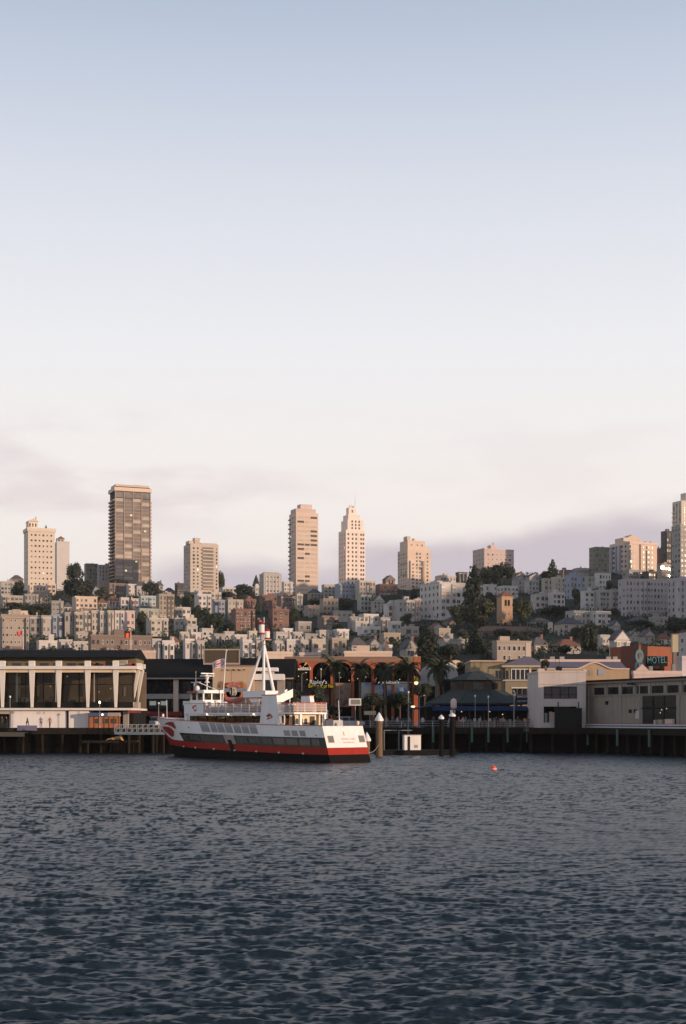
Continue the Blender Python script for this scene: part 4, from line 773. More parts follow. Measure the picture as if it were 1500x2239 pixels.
def mooring(u, vt, Y, label, cap=True, r=.45, coneh=1.15, lit=TIMBER):
    zt = PZ(vt, Y); t = thing('mooring_piling', label, 'piling', (PX(u, Y), Y, -2.5), 0, 'mooring pilings'); H = zt + 2.5 - (coneh if cap else 0)
    MB().tube((0, 0, 0), (0, 0, H), r, lit, r * .96, 14).build('post', t)
    if cap: MB().lathe((0, 0, H), [(0, -.02), (r * 1.22, -.02), (r * 1.22, .22), (r * .5, coneh * .72), (0, coneh)], WHITE, 14).build('cone_cap', t)
mooring(829, 1557, 186, 'tall mooring piling with white cone cap right of the ferry stern', r=.46); mooring(802, 1600, 178, 'white-capped piling half hidden behind the ferry stern', r=.42)
mooring(965, 1562, 188, 'dark mooring piling with small white cone, left of a pair', r=.30, coneh=.6, lit=BLACK); mooring(989, 1558, 189, 'dark mooring piling with grey-white cap, right of a pair', r=.36, coneh=.5, lit=BLACK)
# dock and shed
Yd = 193.0; t = thing('floating_dock', 'low dark floating dock right of the ferry stern', 'dock', (PX(820, Yd), Yd, .0)); LD = PX(1000, Yd) - PX(820, Yd)
box('float', t, 0, LD, 0, 4.0, -.3, .55, DARK)
for i in range(22): box('plank', t, LD * i / 22 + .02, LD * (i + 1) / 22 - .02, -.1, 4.1, .552, .65, PILE)
for x in (1.2, 3.2): MB().box(x, x + .08, .2, .28, .65, 3.4, STEEL).box(x, x + 1.8, .2, .28, 3.3, 3.38, STEEL).build('hoop_rail', t)
t = thing('dock_shed', 'small white dock shed with a dark doorway on the floating dock', 'shed', (PX(885, Yd), Yd + .8, .65), R(16)); SH = PZ(1608, Yd) - .65
box('wall', t, 0, 2.35, 0, .8, 0, SH, WHITE2); box('doorway', t, .45, .80, -.05, -.002, 0, SH - .15, DARK); box('roof', t, -.08, 2.43, -.1, .9, SH, SH + .08, HM['grey']); box('hatch', t, 1.4, 1.9, -.04, -.002, .3, .7, HM['grey'])
# rounded post sign
Y = 206; t = thing('post_sign', 'pale rounded sign on a thick post between the pavilion and pilings', 'sign', (PX(992, Y), Y, 3.5)); zc = PZ(1539, Y) - 3.5
MB().tube((0, 0, 0), (0, 0, zc - .5), .17, HM['brick'], .17, 8).build('post', t); MB().lathe((0, 0, zc), [(0, -.72), (.40, -.66), (.44, -.4), (.44, .35), (.34, .62), (.15, .76), (0, .8)], mat('pale_pink_enamel', (.62, .46, .40), .5, .08), 14).build('sign_body', t, True); box('bracket', t, -.5, .2, -.1, .1, zc - 1.4, zc - .9, WHITE2)
# buoy
Y = 137; t = thing('mooring_buoy', 'round orange buoy floating alone on the open water', 'buoy', (PX(1079, Y), Y, 0)); OR = mat('orange_buoy_plastic', (.80, .09, .02), .4, .08)
MB().lathe((0, 0, .13), [(.30 * math.sin(a * math.pi / 10), -.30 * math.cos(a * math.pi / 10)) for a in range(11)], OR, 16).build('float', t, True); MB().lathe((0, 0, .12), [(.302, -.03), (.312, 0), (.302, .03)], WHITE, 16).build('band', t); MB().tube((0, 0, .42), (0, 0, .52), .04, STEEL).build('eye', t)
tag(MB().tube((.45, .2, .0), (1.0, .3, .05), .05, DARK, None, 6).tube((1.0, .3, .05), (1.25, .3, -.1), .05, DARK, None, 6).build('mooring_rope', t))
# ------------------------------------------------------------------ bakery: dark roof, tan sign wall
Y0 = 256.0; k0 = F / Y0; t = thing('bakery_hall', 'long dark-roofed bakery hall behind the ferry with a billboard on its roof', 'restaurant', (0, Y0, 3.44))
def zz_(v): return PZ(v, Y0) - 3.44
X0, X1 = ux(297), ux(642)
MB().prism([(X0, 0, zz_(1484)), (X0, 11, zz_(1435)), (X0, 24, zz_(1436)), (X0, 24, zz_(1484))], (X1 - X0, 0, 0), DARKROOF).build('roof', t)
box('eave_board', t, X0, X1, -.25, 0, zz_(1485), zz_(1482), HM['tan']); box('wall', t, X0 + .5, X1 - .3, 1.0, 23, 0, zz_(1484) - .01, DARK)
for u in (305, 378.5, 470, 556, 607): box('pillar', t, ux(u), ux(u + 11), .4, 1.2, 0, zz_(1485.2), HM['peach'])
box('spandrel', t, X0 + .5, X1, .8, .99, zz_(1528), zz_(1517), HM['grey'])
for i in range(13):
    x = X0 + 2.2 + i * 2.0; box('upper_window', t, x, x + 1.6, .9, .96, zz_(1516), zz_(1490), GLS); w = box('lower_window', t, x, x + 1.6, .9, .96, zz_(1549), zz_(1530), GLS2)
    if i in (0, 1, 3, 4): box('lit_panel', w, x + .15, x + 1.3, .86, .898, zz_(1542), zz_(1533), mat('dim_interior_glow', (.2, .2, .17), .5, .3, 1.5, emit=(.75, .8, .7), es=.22))
box('awning', t, X0, ux(400), -1.5, .8, zz_(1566), zz_(1556), mat('dull_red_awning', (.20, .028, .025), .8, .15))
# tan sign wall
YW = 248.0; W_ = thing('sign_wall', 'tan stucco wall with a round bakery sign facing the ferry', 'wall', (PX(510, YW), YW, 3.44))
kw = YW / F
def wx(u): return (u - 510) * kw
def wz(v): return PZ(v, YW) - 3.44
SWM = mat('tan_sign_wall', (.47, .34, .23), .8, .07); box('wall', W_, wx(465), wx(555), 0, 6, 0, wz(1457), SWM); box('coping', W_, wx(464), wx(556), -.15, 6.1, wz(1457), wz(1454.5), HM['brown'])
box('groove', W_, wx(506), wx(506.6), -.02, -.002, wz(1490), wz(1464), HM['brown'])
for u in (493, 507, 519, 531):
    MB().tube((wx(u), -.02, wz(1465)), (wx(u + 2.5), -.5, wz(1463.5)), .05, DARK, None, 5).lathe((wx(u + 4), -.55, wz(1466)), [(.16, 0), (.06, .2), (0, .22)], DARK, 7).build('gooseneck_lamp', W_)
S = thing('round_sign', 'round red-ringed bakery sign with curved lettering on the tan wall', 'sign', (wx(511) + PX(510, YW), YW - .6, PZ(1513, YW)))
RS = mat('red_sign_enamel', (.40, .07, .04), .5, .12); LT = mat('salmon_sign_letters', (.75, .42, .30), .5, .05); SGR = mat('grey_blue_sign_enamel', (.20, .20, .24), .5, .15)
def ring(m, r0, r1, a0, a1, y0, y1, n=28):
    b = MB()
    for i in range(n):
        p, q = a0 + (a1 - a0) * i / n, a0 + (a1 - a0) * (i + 1) / n
        b.prism([(r0 * math.cos(p), y0, r0 * math.sin(p)), (r1 * math.cos(p), y0, r1 * math.sin(p)), (r1 * math.cos(q), y0, r1 * math.sin(q)), (r0 * math.cos(q), y0, r0 * math.sin(q))], (0, y1 - y0, 0), m)
    return b
MB().prism([(1.30 * math.cos(i * .2618), 0, 1.30 * math.sin(i * .2618)) for i in range(24)], (0, .3, 0), SGR).build('disc', S)
ring(RS, 1.05, 1.72, R(35), R(145), -.06, .2).build('red_arc', S); ring(RS, 1.30, 1.95, R(190), R(350), -.05, .2).build('red_arc', S)
box('blue_band', S, -2.4, 2.4, -.02, .22, .0, .62, SGR); box('blue_band', S, -2.1, 2.2, .0, .2, -.9, -.002, mat('grey_green_sign', (.26, .25, .20), .6, .2)); box('post', S, -.25, .0, .0, .2, -3.6, -1.96, mat('dark_blue_post', (.03, .045, .07), .5)); box('post', S, .02, .35, .0, .2, -3.6, -1.96, mat('pale_blue_post', (.33, .38, .42), .5))
MB().prism([(.62 * math.cos(i * .393), -.12, .78 * math.sin(i * .393)) for i in range(16)], (0, .1, 0), mat('cream_medallion', (.50, .44, .32), .6, .2, 3)).build('medallion', S)
MB().box(-.42, -.2, -.16, -.121, -.6, .7, DARK).box(.02, .2, -.16, -.121, .1, .55, HM['brown']).box(.05, .35, -.16, -.121, -.5, -.1, HM['brown']).box(-.2, .3, -.16, -.121, -.75, -.58, DARK).build('letter_mark', S)
def arc_text(body, r, mid, spread, size, m, par, y, flip=False):
    n = len(body)
    for i, ch in enumerate(body):
        if ch == ' ': continue
        f = (i - (n - 1) / 2) / max(1, n - 1); a = mid - spread * f if not flip else mid + spread * f
        rot = a - math.pi / 2 if not flip else a + math.pi / 2
        text('letter', ch, size, m, par, Matrix.Translation((r * math.cos(a), y, r * math.sin(a))) @ Matrix.Rotation(-rot, 4, 'Y') @ FACE, .03)
arc_text('BOUDIN', 1.38, R(90), R(86), .58, LT, S, -.1); arc_text('SOURDOUGH', 1.62, R(270), R(126), .50, LT, S, -.1, True)
for sx_ in (-1, 1):
    b = MB(); WH = mat('golden_wheat_paint', (.40, .17, .05), .7, .2)
    for i in range(6): a = R(100 + i * 13); r1 = 1.75 + .9 * math.sin(i * .5 + .2); b.prism([(sx_ * (-1.0 - .22 * i), .25, .75), (sx_ * (-1.2 - .22 * i), .25, .75), (sx_ * (-1.12 - .2 * i), .25, 1.2 + .3 * r1)], (0, .05, 0), WH)
    b.build('wheat_motif', S)
# cream stepped canopy, billboard
Y = 250; t = thing('stepped_canopy', 'cream two-tier canopy with pillars behind the ferry mast', 'canopy', (PX(585, Y), Y, 3.44)); kk = Y / F
for u0, u1, v0, v1, y in ((547, 621, 1487, 1474, 0), (560, 607, 1467, 1459.5, 1.0)): box('slab', t, (u0 - 585) * kk, (u1 - 585) * kk, -1 + y, 4, PZ(v0, Y) - 3.44, PZ(v1, Y) - 3.44, WHITE2)
for u0, u1 in ((556, 574), (606, 622)): box('pillar', t, (u0 - 585) * kk, (u1 - 585) * kk, 0, 3, 0, PZ(1487.1, Y) - 3.44, HM['tan'])
box('pillar', t, (572 - 585) * kk, (598 - 585) * kk, .6, 3, PZ(1474, Y) - 3.44, PZ(1467.1, Y) - 3.44, HM['pink']); box('glass_wall', t, (574.2 - 585) * kk, (605.8 - 585) * kk, .5, .6, 0, PZ(1487.2, Y) - 3.44, GLS)
Y = 262; t = thing('billboard', 'dark mesh billboard with a tan frame on the bakery roof', 'billboard', (PX(484.5, Y), Y, PZ(1452, Y))); kk = Y / F; hw = 38.5 * kk; H = 32 * kk
box('panel', t, -hw, hw, .1, .25, .1, H, mat('brown_mesh_panel', (.075, .055, .035), .8, .3, 4)); FRM = HM['tan']
for a in ((-hw - .15, hw + .15, -.02, .098, H - .15, H + .1), (-hw - .15, hw + .15, -.02, .098, -.1, .22), (-hw - .15, -hw + .1, -.02, .097, .22, H - .15), (hw - .1, hw + .15, -.02, .097, .22, H - .15)): box('frame', t, *a, FRM)
for x in (-hw * .6, hw * .6): box('strut', t, x - .1, x + .1, .26, .5, -2.2, H * .7, DARK)
# ------------------------------------------------------------------ orange arcade
Y0 = 280.0; k0 = F / Y0; t = arc = thing('arcade_building', 'orange arcade building with tall arches and colourful murals behind palms', 'arcade', (0, Y0, 3.44))
def zz_(v): return PZ(v, Y0) - 3.44
ORG = mat('orange_arcade_stucco', (.38, .10, .038), .8, .15); FSC = mat('brown_fascia', (.25, .145, .10), .8, .15)
xs_ = [ux(u) for u in (646, 680.5, 726, 771.5, 815, 859, 905)]
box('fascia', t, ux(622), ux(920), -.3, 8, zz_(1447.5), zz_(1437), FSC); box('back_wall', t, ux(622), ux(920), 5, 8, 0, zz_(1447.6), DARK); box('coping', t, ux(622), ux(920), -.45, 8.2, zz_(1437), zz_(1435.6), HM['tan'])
for i, x in enumerate(xs_): box('column', t, x - .28, x + .28, -.1, .7, 0, zz_(1466), ORG)
for i in range(len(xs_) - 1):
    a, b2 = xs_[i] + .28, xs_[i + 1] - .28; zs, zt = zz_(1466), zz_(1447.6); hw = (b2 - a) / 2; cx = (a + b2) / 2; hr = (zt - zs) * .94; n = 14
    pts = [(cx - hw * math.cos(math.pi * j / n), -.1, zs + hr * math.sin(math.pi * j / n)) for j in range(n + 1)]
    b = MB()
    for j in range(n): b.prism([pts[j], pts[j + 1], (pts[j + 1][0], -.1, zt), (pts[j][0], -.1, zt)], (0, .7, 0), ORG)
    b.build('arch', t)
for x in xs_: box('column_head', t, x - .28, x + .28, -.1, .7, zz_(1466) + .002, zz_(1447.6), ORG)
def mural(name, u0, u1, v0, v1, cols, y=.75, seed=0.0, sc=.5):
    m = bpy.data.materials.new(name); m.use_nodes = True; tt = m.node_tree; bb = tt.nodes['Principled BSDF']; g = N(tt, 'ShaderNodeNewGeometry'); n = N(tt, 'ShaderNodeTexNoise'); n.inputs['Scale'].default_value = sc; n.inputs['Detail'].default_value = 5
    mp = N(tt, 'ShaderNodeMapping'); mp.inputs['Location'].default_value = (seed, seed, seed); tt.links.new(g.outputs['Position'], mp.inputs[0]); tt.links.new(mp.outputs[0], n.inputs['Vector']); rp = N(tt, 'ShaderNodeValToRGB'); e = rp.color_ramp.elements
    while len(e) < len(cols): e.new(.5)
    for i, c in enumerate(cols): e[i].position = .32 + .36 * i / (len(cols) - 1); e[i].color = (*c, 1)
    tt.links.new(n.outputs[0], rp.inputs[0]); tt.links.new(rp.outputs[0], bb.inputs['Base Color']); bb.inputs['Roughness'].default_value = .7
    return box('mural_panel', t, ux(u0), ux(u1), y, y + .1, zz_(v1), zz_(v0), m)
SKYC = [(.05, .15, .34), (.12, .25, .46), (.45, .48, .52), (.60, .52, .42)]; RUS = [(.10, .05, .04), (.26, .16, .12), (.40, .25, .18), (.16, .15, .08)]
mural('rust_mural_print', 690, 720, 1503, 1540, RUS, seed=3); mural('rust_mural_print_b', 733, 768, 1493, 1546, RUS, seed=9); mural('sky_mural_print', 790, 812, 1492, 1528, SKYC, seed=5); mural('sky_mural_print_b', 819, 838, 1497, 1520, SKYC, seed=12); mural('sky_mural_print_c', 846, 857, 1497, 1522, SKYC, seed=17); mural('sky_mural_print_d', 862, 895, 1494, 1520, SKYC, seed=23); mural('grey_mural_print', 648, 690, 1492, 1520, [(.03, .03, .03), (.12, .12, .12), (.2, .2, .19)], seed=2, y=.9)
MB().prism(arch_pts(ux(803), 1.2, zz_(1535), 1.2, .70), (0, .04, 0), HM['tan']).build('mural_arch', t)
for i in range(14): MB().lathe((ux(652 + i * 18.6), 2.4 + (i % 3) * .8, zz_(1478 + (i * 7) % 11)), [(0, -.11), (.09, 0), (0, .11)], LITW, 6).build('added_arcade_lamp', t)  # small warm lamps added to light the arcade interior
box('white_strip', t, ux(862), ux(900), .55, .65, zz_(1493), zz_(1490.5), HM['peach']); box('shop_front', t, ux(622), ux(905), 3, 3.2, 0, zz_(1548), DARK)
YEL = mat('yellow_sign_letters', (.80, .55, .02), .5, .05, emit=(1, .62, .02), es=.35); WSG = mat('white_sign_letters', (.72, .68, .62), .5, .05)
sg = thing('attraction_sign', 'white script and bold yellow lettering sign across the arcade', 'sign', (ux(704), Y0 - .7, PZ(1498, Y0)), 0, 'signs on the arcade')
WSE = mat('white_lit_letters', (.75, .72, .66), .5, .05, emit=(1, .93, .82), es=.35)
text('lettering', "Ripley's", 1.15, WSE, sg, Matrix.Translation((-.7, 0, .55)) @ FACE, .05); text('lettering', 'Believe It or Not!', .74, YEL, sg, Matrix.Translation((0, 0, -.22)) @ FACE @ Matrix.Diagonal((1, 1.45, 1, 1)), .06); box('backing_bar', sg, -2.7, 2.7, .1, .2, -.62, .14, DARK)
sg = thing('restaurant_sign', 'white lettered restaurant sign with a leaf on the arcade left arch', 'sign', (ux(661), Y0 - .8, PZ(1461, Y0)), 0, 'signs on the arcade')
text('lettering', "Applebee's", .80, WSE, sg, Matrix.Translation((0, 0, 0)) @ FACE, .06); MB().lathe((-.55, .1, .3), [(0, -.4), (.36, -.25), (.4, .1), (.25, .3), (0, .25)], mat('red_apple_enamel', (.5, .06, .05), .4), 12).build('apple', sg, True); MB().prism([(.35, 0, .45), (.75, 0, .6), (1.05, 0, 1.15), (.6, 0, 1.0)], (0, .06, 0), mat('pale_leaf_enamel', (.50, .50, .20), .5)).build('leaf', sg); box('backing_bar', sg, -1.7, 1.7, .1, .2, -.4, -.28, WSG)
sg = thing('restaurant_sign', 'white lettered restaurant sign with a red apple over the blue murals', 'sign', (ux(846), Y0 - .8, PZ(1492, Y0)), 0, 'signs on the arcade')
text('lettering', "Applebee's", .95, WSE, sg, Matrix.Translation((.3, 0, 0)) @ FACE, .06); MB().lathe((-2.5, .1, .15), [(0, -.45), (.36, -.3), (.45, .1), (.3, .35), (0, .3)], mat('red_apple_enamel', (.5, .06, .05), .4), 12).build('apple', sg, True); MB().prism([(-2.3, 0, .4), (-2.1, 0, .5), (-1.9, 0, .95), (-2.2, 0, .8)], (0, .06, 0), mat('pale_leaf_enamel', (.50, .50, .20), .5)).build('leaf', sg)
sg = thing('disc_sign', 'round yellow disc sign at the arcade left end', 'sign', (ux(633.5), Y0 - .8, PZ(1455, Y0)), 0, 'signs on the arcade'); MB().prism([(.68 * math.cos(i * .314), 0, .68 * math.sin(i * .314)) for i in range(20)], (0, .15, 0), mat('yellow_disc_enamel', (.50, .38, .03), .5, .15, 3)).build('disc', sg); box('stripe', sg, -.45, .45, -.03, -.002, -.06, .1, mat('dark_green_print', (.06, .09, .03), .6))
box('end_pylon', t, ux(904.9), ux(919), -.4, 4, 0, zz_(1438.2), ORG); box('pylon_slot', t, ux(908), ux(914.5), -.45, -.402, zz_(1476), zz_(1462), HM['grey'])
sg = thing('lightbox_sign', 'glowing yellow-white lightbox on the orange end pylon', 'sign', (ux(912), Y0 - .6, PZ(1494, Y0)), 0, 'signs on the arcade'); box('casing', sg, -.6, .6, .0, .15, -.34, .34, HM['yellow']); box('glowing_face', sg, -.55, .55, -.05, -.002, -.30, .30, mat('yellow_lightbox', (.8, .6, .3), .4, 0, emit=(1, .78, .40), es=1.6)); box('yellow_plate', sg, -.55, .5, 0, .1, .42, 1.35, mat('yellow_plate_enamel', (.60, .36, .05), .5, .1))
sg = thing('neon_sign', 'pink and white glowing sign right of the arcade pylon', 'sign', (ux(921), Y0 - 2.2, PZ(1506, Y0)), 0, 'signs on the arcade'); box('casing', sg, -.55, .55, 0, .2, -.75, .75, mat('pink_sign_enamel', (.6, .1, .2), .5)); box('glowing_face', sg, -.42, .45, -.05, -.002, -.62, .4, mat('white_lightbox', (.8, .7, .7), .4, 0, emit=(1, .86, .82), es=2.2)); box('pink_face', sg, -.2, .5, -.05, -.002, .42, .72, mat('pink_neon', (.7, .1, .3), .4, 0, emit=(1, .12, .35), es=1.2))
# long cream roofs behind the arcade
t = bld(752, 857, 1428, 1450, 'peach', noun='warehouse', nf=1, nc=1, Y=330, dr=.15, yaw=4, blank=True, label='low cream flat-roofed building behind the arcade', name='low_building', cat='building')
for u in (745, 757): MB().lathe((PX(u, 300) - t.location.x, -4, PZ(1437, 300) - t.location.z), [(0, -.25), (.2, -.1), (.2, .1), (0, .25)], BULB, 8).build('roof_lamp', t)
bld(585, 640, 1429, 1450, 'peach', noun='warehouse', nf=1, nc=1, Y=336, dr=.15, yaw=4, blank=True, label='low cream flat roof behind the ferry mast', name='low_building', cat='building'); bld(655, 700, 1431, 1450, 'pink', noun='warehouse', nf=1, nc=1, Y=338, dr=.15, yaw=4, blank=True, label='low pinkish roof behind the arcade left end', name='low_building', cat='building')
bld(300, 340, 1427, 1450, 'peach', noun='warehouse', nf=1, nc=1, Y=335, dr=.15, yaw=4, blank=True, label='low peach roof right of the left restaurant', name='low_building', cat='building')
# fabric shell canopies right of the arcade
for (u0, u1, v0, v1, lab, cm) in ((916, 952, 1452, 1500, 'white curved awning roof right of the arcade pylon', 'white'), (960, 1003, 1448, 1485, 'white curved awning roof left of the pavilion', 'white'), (975, 1018, 1441, 1462, 'sunlit peach curved roof above the white awnings', 'peach')):
    Y = 262 if cm == 'white' else 270; kk = Y / F; w = (u1 - u0) * kk; h = (v1 - v0) * kk; t = thing('curved_canopy', lab, 'canopy', (PX((u0 + u1) / 2, Y), Y, 3.44)); zb = PZ(v1, Y) - 3.44
    b = MB()
    for j in range(8):
        p, q = math.pi * j / 8, math.pi * (j + 1) / 8; b.prism([(-w / 2 * math.cos(p), 0, zb + h * math.sin(p) * .9), (-w / 2 * math.cos(q), 0, zb + h * math.sin(q) * .9), (-w / 2 * math.cos(q), 0, zb), (-w / 2 * math.cos(p), 0, zb)], (0, 4, 0), HM[cm])
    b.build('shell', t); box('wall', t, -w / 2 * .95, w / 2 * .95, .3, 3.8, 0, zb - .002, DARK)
# ------------------------------------------------------------------ yellow restaurant with slate roof
Y0 = 246.0; k0 = F / Y0; t = thing('yellow_restaurant', 'yellow restaurant with slate hip roof and white-framed windows behind the pavilion', 'restaurant', (0, Y0, 3.44))
def zz_(v): return PZ(v, Y0) - 3.44
YLW = mat('yellow_ochre_stucco', (.25, .205, .13), .8, .15); SLT = mat('purple_slate', (.17, .14, .16), .8, .15, 2)
box('wall', t, ux(1030), ux(1105), .5, 12, 0, zz_(1446.5), YLW); box('cornice', t, ux(1028), ux(1108), -.1, 12.1, zz_(1446.5), zz_(1444), HM['peach']); box('wall', t, ux(1105) + .01, ux(1188), 0, 12, 0, zz_(1455), YLW)
xa, xb, ya, yb, ze, zp = ux(1096), ux(1194), -.8, 9, zz_(1455), zz_(1431); ap = (ux(1160), 3.5, zp)
MB().poly([(xa, ya, ze), (xb, ya, ze), ap], SLT).poly([(xb, ya, ze), (xb, yb, ze), ap], SLT).poly([(xb, yb, ze), (xa, yb, ze), ap], SLT).poly([(xa, yb, ze), (xa, ya, ze), ap], SLT).build('roof', t); box('eave_board', t, xa, xb, ya - .02, yb, ze - .35, ze - .002, HM['yellow'])
box('chimney', t, ux(1155), ux(1165.5), 3.0, 4.2, zp - 1.5, zz_(1403), HM['peach'])
for i, u in enumerate((1119, 1128.5, 1138, 1147.5)): w = box('window', t, ux(u), ux(u + 8), -.06, -.002, zz_(1485), zz_(1464), GLS); box('frame', w, ux(u) - .12, ux(u) - .002, -.12, -.002, zz_(1485.5), zz_(1462), WHITE2); box('frame', w, ux(u), ux(u + 8), -.12, -.06, zz_(1464), zz_(1462), WHITE2)
for u in (1085, 1092, 1100, 1107): box('window', t, ux(u), ux(u + 5), -.06 if u > 1104 else .44, -.002 if u > 1104 else .498, zz_(1485), zz_(1466), GLS)
box('window', t, ux(1163), ux(1176), -.06, -.002, zz_(1485), zz_(1464), GLS); box('corner_post', t, ux(1157), ux(1161), -.2, -.002, zz_(1486), zz_(1457), HM['peach'])
box('belt_course', t, ux(1098), ux(1178), -.3, -.002, zz_(1489), zz_(1486.5), HM['pale'])
for u in (1121, 1132, 1143, 1154): box('lower_window', t, ux(u), ux(u + 9), -.06, -.002, zz_(1518), zz_(1505), GLS)
box('frame_band', t, ux(1118), ux(1168), -.1, -.002, zz_(1505), zz_(1503), WHITE2)
Y = 222; t = thing('banner', 'dark blue banner with white lettering and a white T mark by the grey block', 'banner', (PX(1150, Y), Y, PZ(1528, Y))); NV = mat('navy_banner_cloth', (.02, .022, .055), .8, .15); hw = 23 * Y / F
box('cloth', t, -hw, hw, 0, .06, -.85, .75, NV); box('pole', t, -hw - .12, -hw - .002, -.03, .09, -3.5, 1.0, HM['tan'])
text('lettering', 'SEAFOOD', .40, WSG, t, Matrix.Translation((-.45, -.01, .30)) @ FACE, .01); text('lettering', 'RESTAURANT', .28, WSG, t, Matrix.Translation((-.45, -.01, -.35)) @ FACE, .01); text('lettering', 'T', 1.5, WSG, t, Matrix.Translation((1.15, -.01, -.05)) @ FACE, .01)
# ------------------------------------------------------------------ pavilion
Y = 226.0; t = thing('pavilion', 'two-tier pavilion with green tiled hip roofs and a blue awning', 'pavilion', (PX(1040, Y), Y, 3.5), R(22.5)); kk = Y / F
def zz_(v): return PZ(v, Y) - 3.5
GRT = mat('green_roof_tile', (.048, .056, .052), .8, .35, 1.5, spec=.2); DB = mat('dark_brown_timber', (.055, .035, .022), .8, .25)
MB().lathe((0, 0, 0), [(8.3, zz_(1539) - .15), (8.4, zz_(1538)), (6.2, zz_(1523)), (4.3, zz_(1510))], GRT, 8).build('lower_roof', t); MB().lathe((0, 0, 0), [(4.2, zz_(1512)), (4.1, zz_(1489))], DB, 8).build('drum', t); MB().lathe((0, 0, 0), [(4.0, zz_(1490) - .1), (4.5, zz_(1488)), (2.6, zz_(1476)), (.9, zz_(1469)), (0, zz_(1468))], GRT, 8).build('upper_roof', t)
MB().lathe((0, 0, 0), [(8.2, zz_(1541)), (8.32, zz_(1538.6)), (8.0, zz_(1538.6))], mat('brown_gutter', (.16, .07, .04), .7), 8).build('gutter', t)
for i in range(8):
    a = R(45 * i); MB().tube((8.35 * math.cos(a), 8.35 * math.sin(a), zz_(1537.8)), (4.3 * math.cos(a), 4.3 * math.sin(a), zz_(1509.8)), .10, GRT, None, 6).build('hip_ridge', t); MB().tube((4.5 * math.cos(a), 4.5 * math.sin(a), zz_(1487.6)), (.9 * math.cos(a), .9 * math.sin(a), zz_(1468.6)), .08, GRT, None, 6).build('hip_ridge', t)
    MB().tube((7.4 * math.cos(a), 7.4 * math.sin(a), 0), (7.4 * math.cos(a), 7.4 * math.sin(a), zz_(1539)), .16, DB, None, 8).build('column', t)
for i in range(8):
    a = R(45 * i + 22.5); c = 3.86 * math.cos(R(22.5)) + .25
    o = box('drum_window', t, -.75, .75, -.06, 0, zz_(1508), zz_(1494), GLS); o.location = (c * math.cos(a), c * math.sin(a), 0); o.rotation_euler = (0, 0, a + R(90))
MB().lathe((0, 0, 0), [(5.6, 0), (5.6, zz_(1542))], DARK, 8).build('core_wall', t)
Y = 216; kk = Y / F; t = thing('awning_stall', 'blue canvas awning over the dark seafood stalls', 'awning', (PX(1032, Y), Y, 3.5)); BL = mat('blue_awning_canvas', (.014, .026, .072), .85, .2, spec=.1)
def ax(u): return (u - 1032) * kk
def az(v): return PZ(v, Y) - 3.5
for i in range(12):
    u0, u1 = 945 + i * 19, 945 + (i + 1) * 19; MB().prism([(ax(u0) + .02, 1.4, az(1543.5)), (ax(u0) + .02, -.6, az(1553.5)), (ax(u0) + .02, -.56, az(1554.6)), (ax(u0) + .02, 1.42, az(1545))], (ax(u1) - ax(u0) - .04, 0, 0), BL).build('awning_panel', t)
for i in range(3): u0, u1 = 889 + i * 18.6, 889 + (i + 1) * 18.6; MB().prism([(ax(u0), -.2, az(1555 - i * 3.6)), (ax(u1), -.2, az(1555 - (i + 1) * 3.6)), (ax(u1), 1.2, az(1552.5 - (i + 1) * 3.6)), (ax(u0), 1.2, az(1552.5 - i * 3.6))], (0, 0, .12), BL).build('awning_panel', t)
for i in range(9): box('post', t, ax(900 + 32 * i) - .06, ax(900 + 32 * i) + .06, .9, 1.0, 0, az(1553), DB)
box('stall_back', t, ax(930), ax(1168), 2.6, 2.8, 0, az(1546), DARK); box('counter', t, ax(1000), ax(1160), 1.2, 1.7, 0, 1.0, HM['brown'])
for i in range(14): box('produce_crate', t, ax(1004 + i * 11), ax(1010 + i * 11), 1.2, 1.6, 1.001, 1.0 + rnd.uniform(.2, .5), HM[rnd.choice(('brick', 'white', 'peach', 'dark', 'tan'))])
for u, v in ((1100, 1562), (1163, 1560), (1072, 1556), (1010, 1556)): MB().lathe((ax(u), .7, az(v)), [(0, -.1), (.1, 0), (0, .1)], LITW, 6).build('stall_lamp', t)
sg = thing('shop_sign', 'small dim yellow sign on the promenade under the round trees', 'sign', (PX(809, 240), 240, 3.44)); box('board', sg, -1.0, 1.0, 0, .1, 2.1, 2.75, HM['yellow']); box('post', sg, -.05, .05, .1, .2, 0, 2.2, STEEL)
sg = thing('parking_sign', 'white framed grey board on a post left of the round trees', 'sign', (PX(777, 244), 244, 3.44)); zs = PZ(1535, 244) - 3.44; box('board', sg, -1.1, 1.0, 0, .12, zs - .6, zs + .6, WHITE2); box('panel', sg, -.75, .85, -.03, -.002, zs - .42, zs + .42, mat('grey_print_panel', (.22, .22, .18), .7, .25, 4)); box('post', sg, -.06, .06, .12, .22, 0, zs, STEEL)
sg = thing('lit_shop_sign', 'glowing yellow sign under the palms left of the pavilion', 'sign', (PX(903, 240), 240, 3.44)); zs = PZ(1545, 240) - 3.44; MB().lathe((0, 0, zs), [(0, -.16), (.34, -.1), (.34, .1), (0, .16)], mat('yellow_lightbox', (.8, .6, .3), .4), 10).build('lamp_globe', sg); box('post', sg, -.04, .04, .04, .1, 0, zs - .1, STEEL)
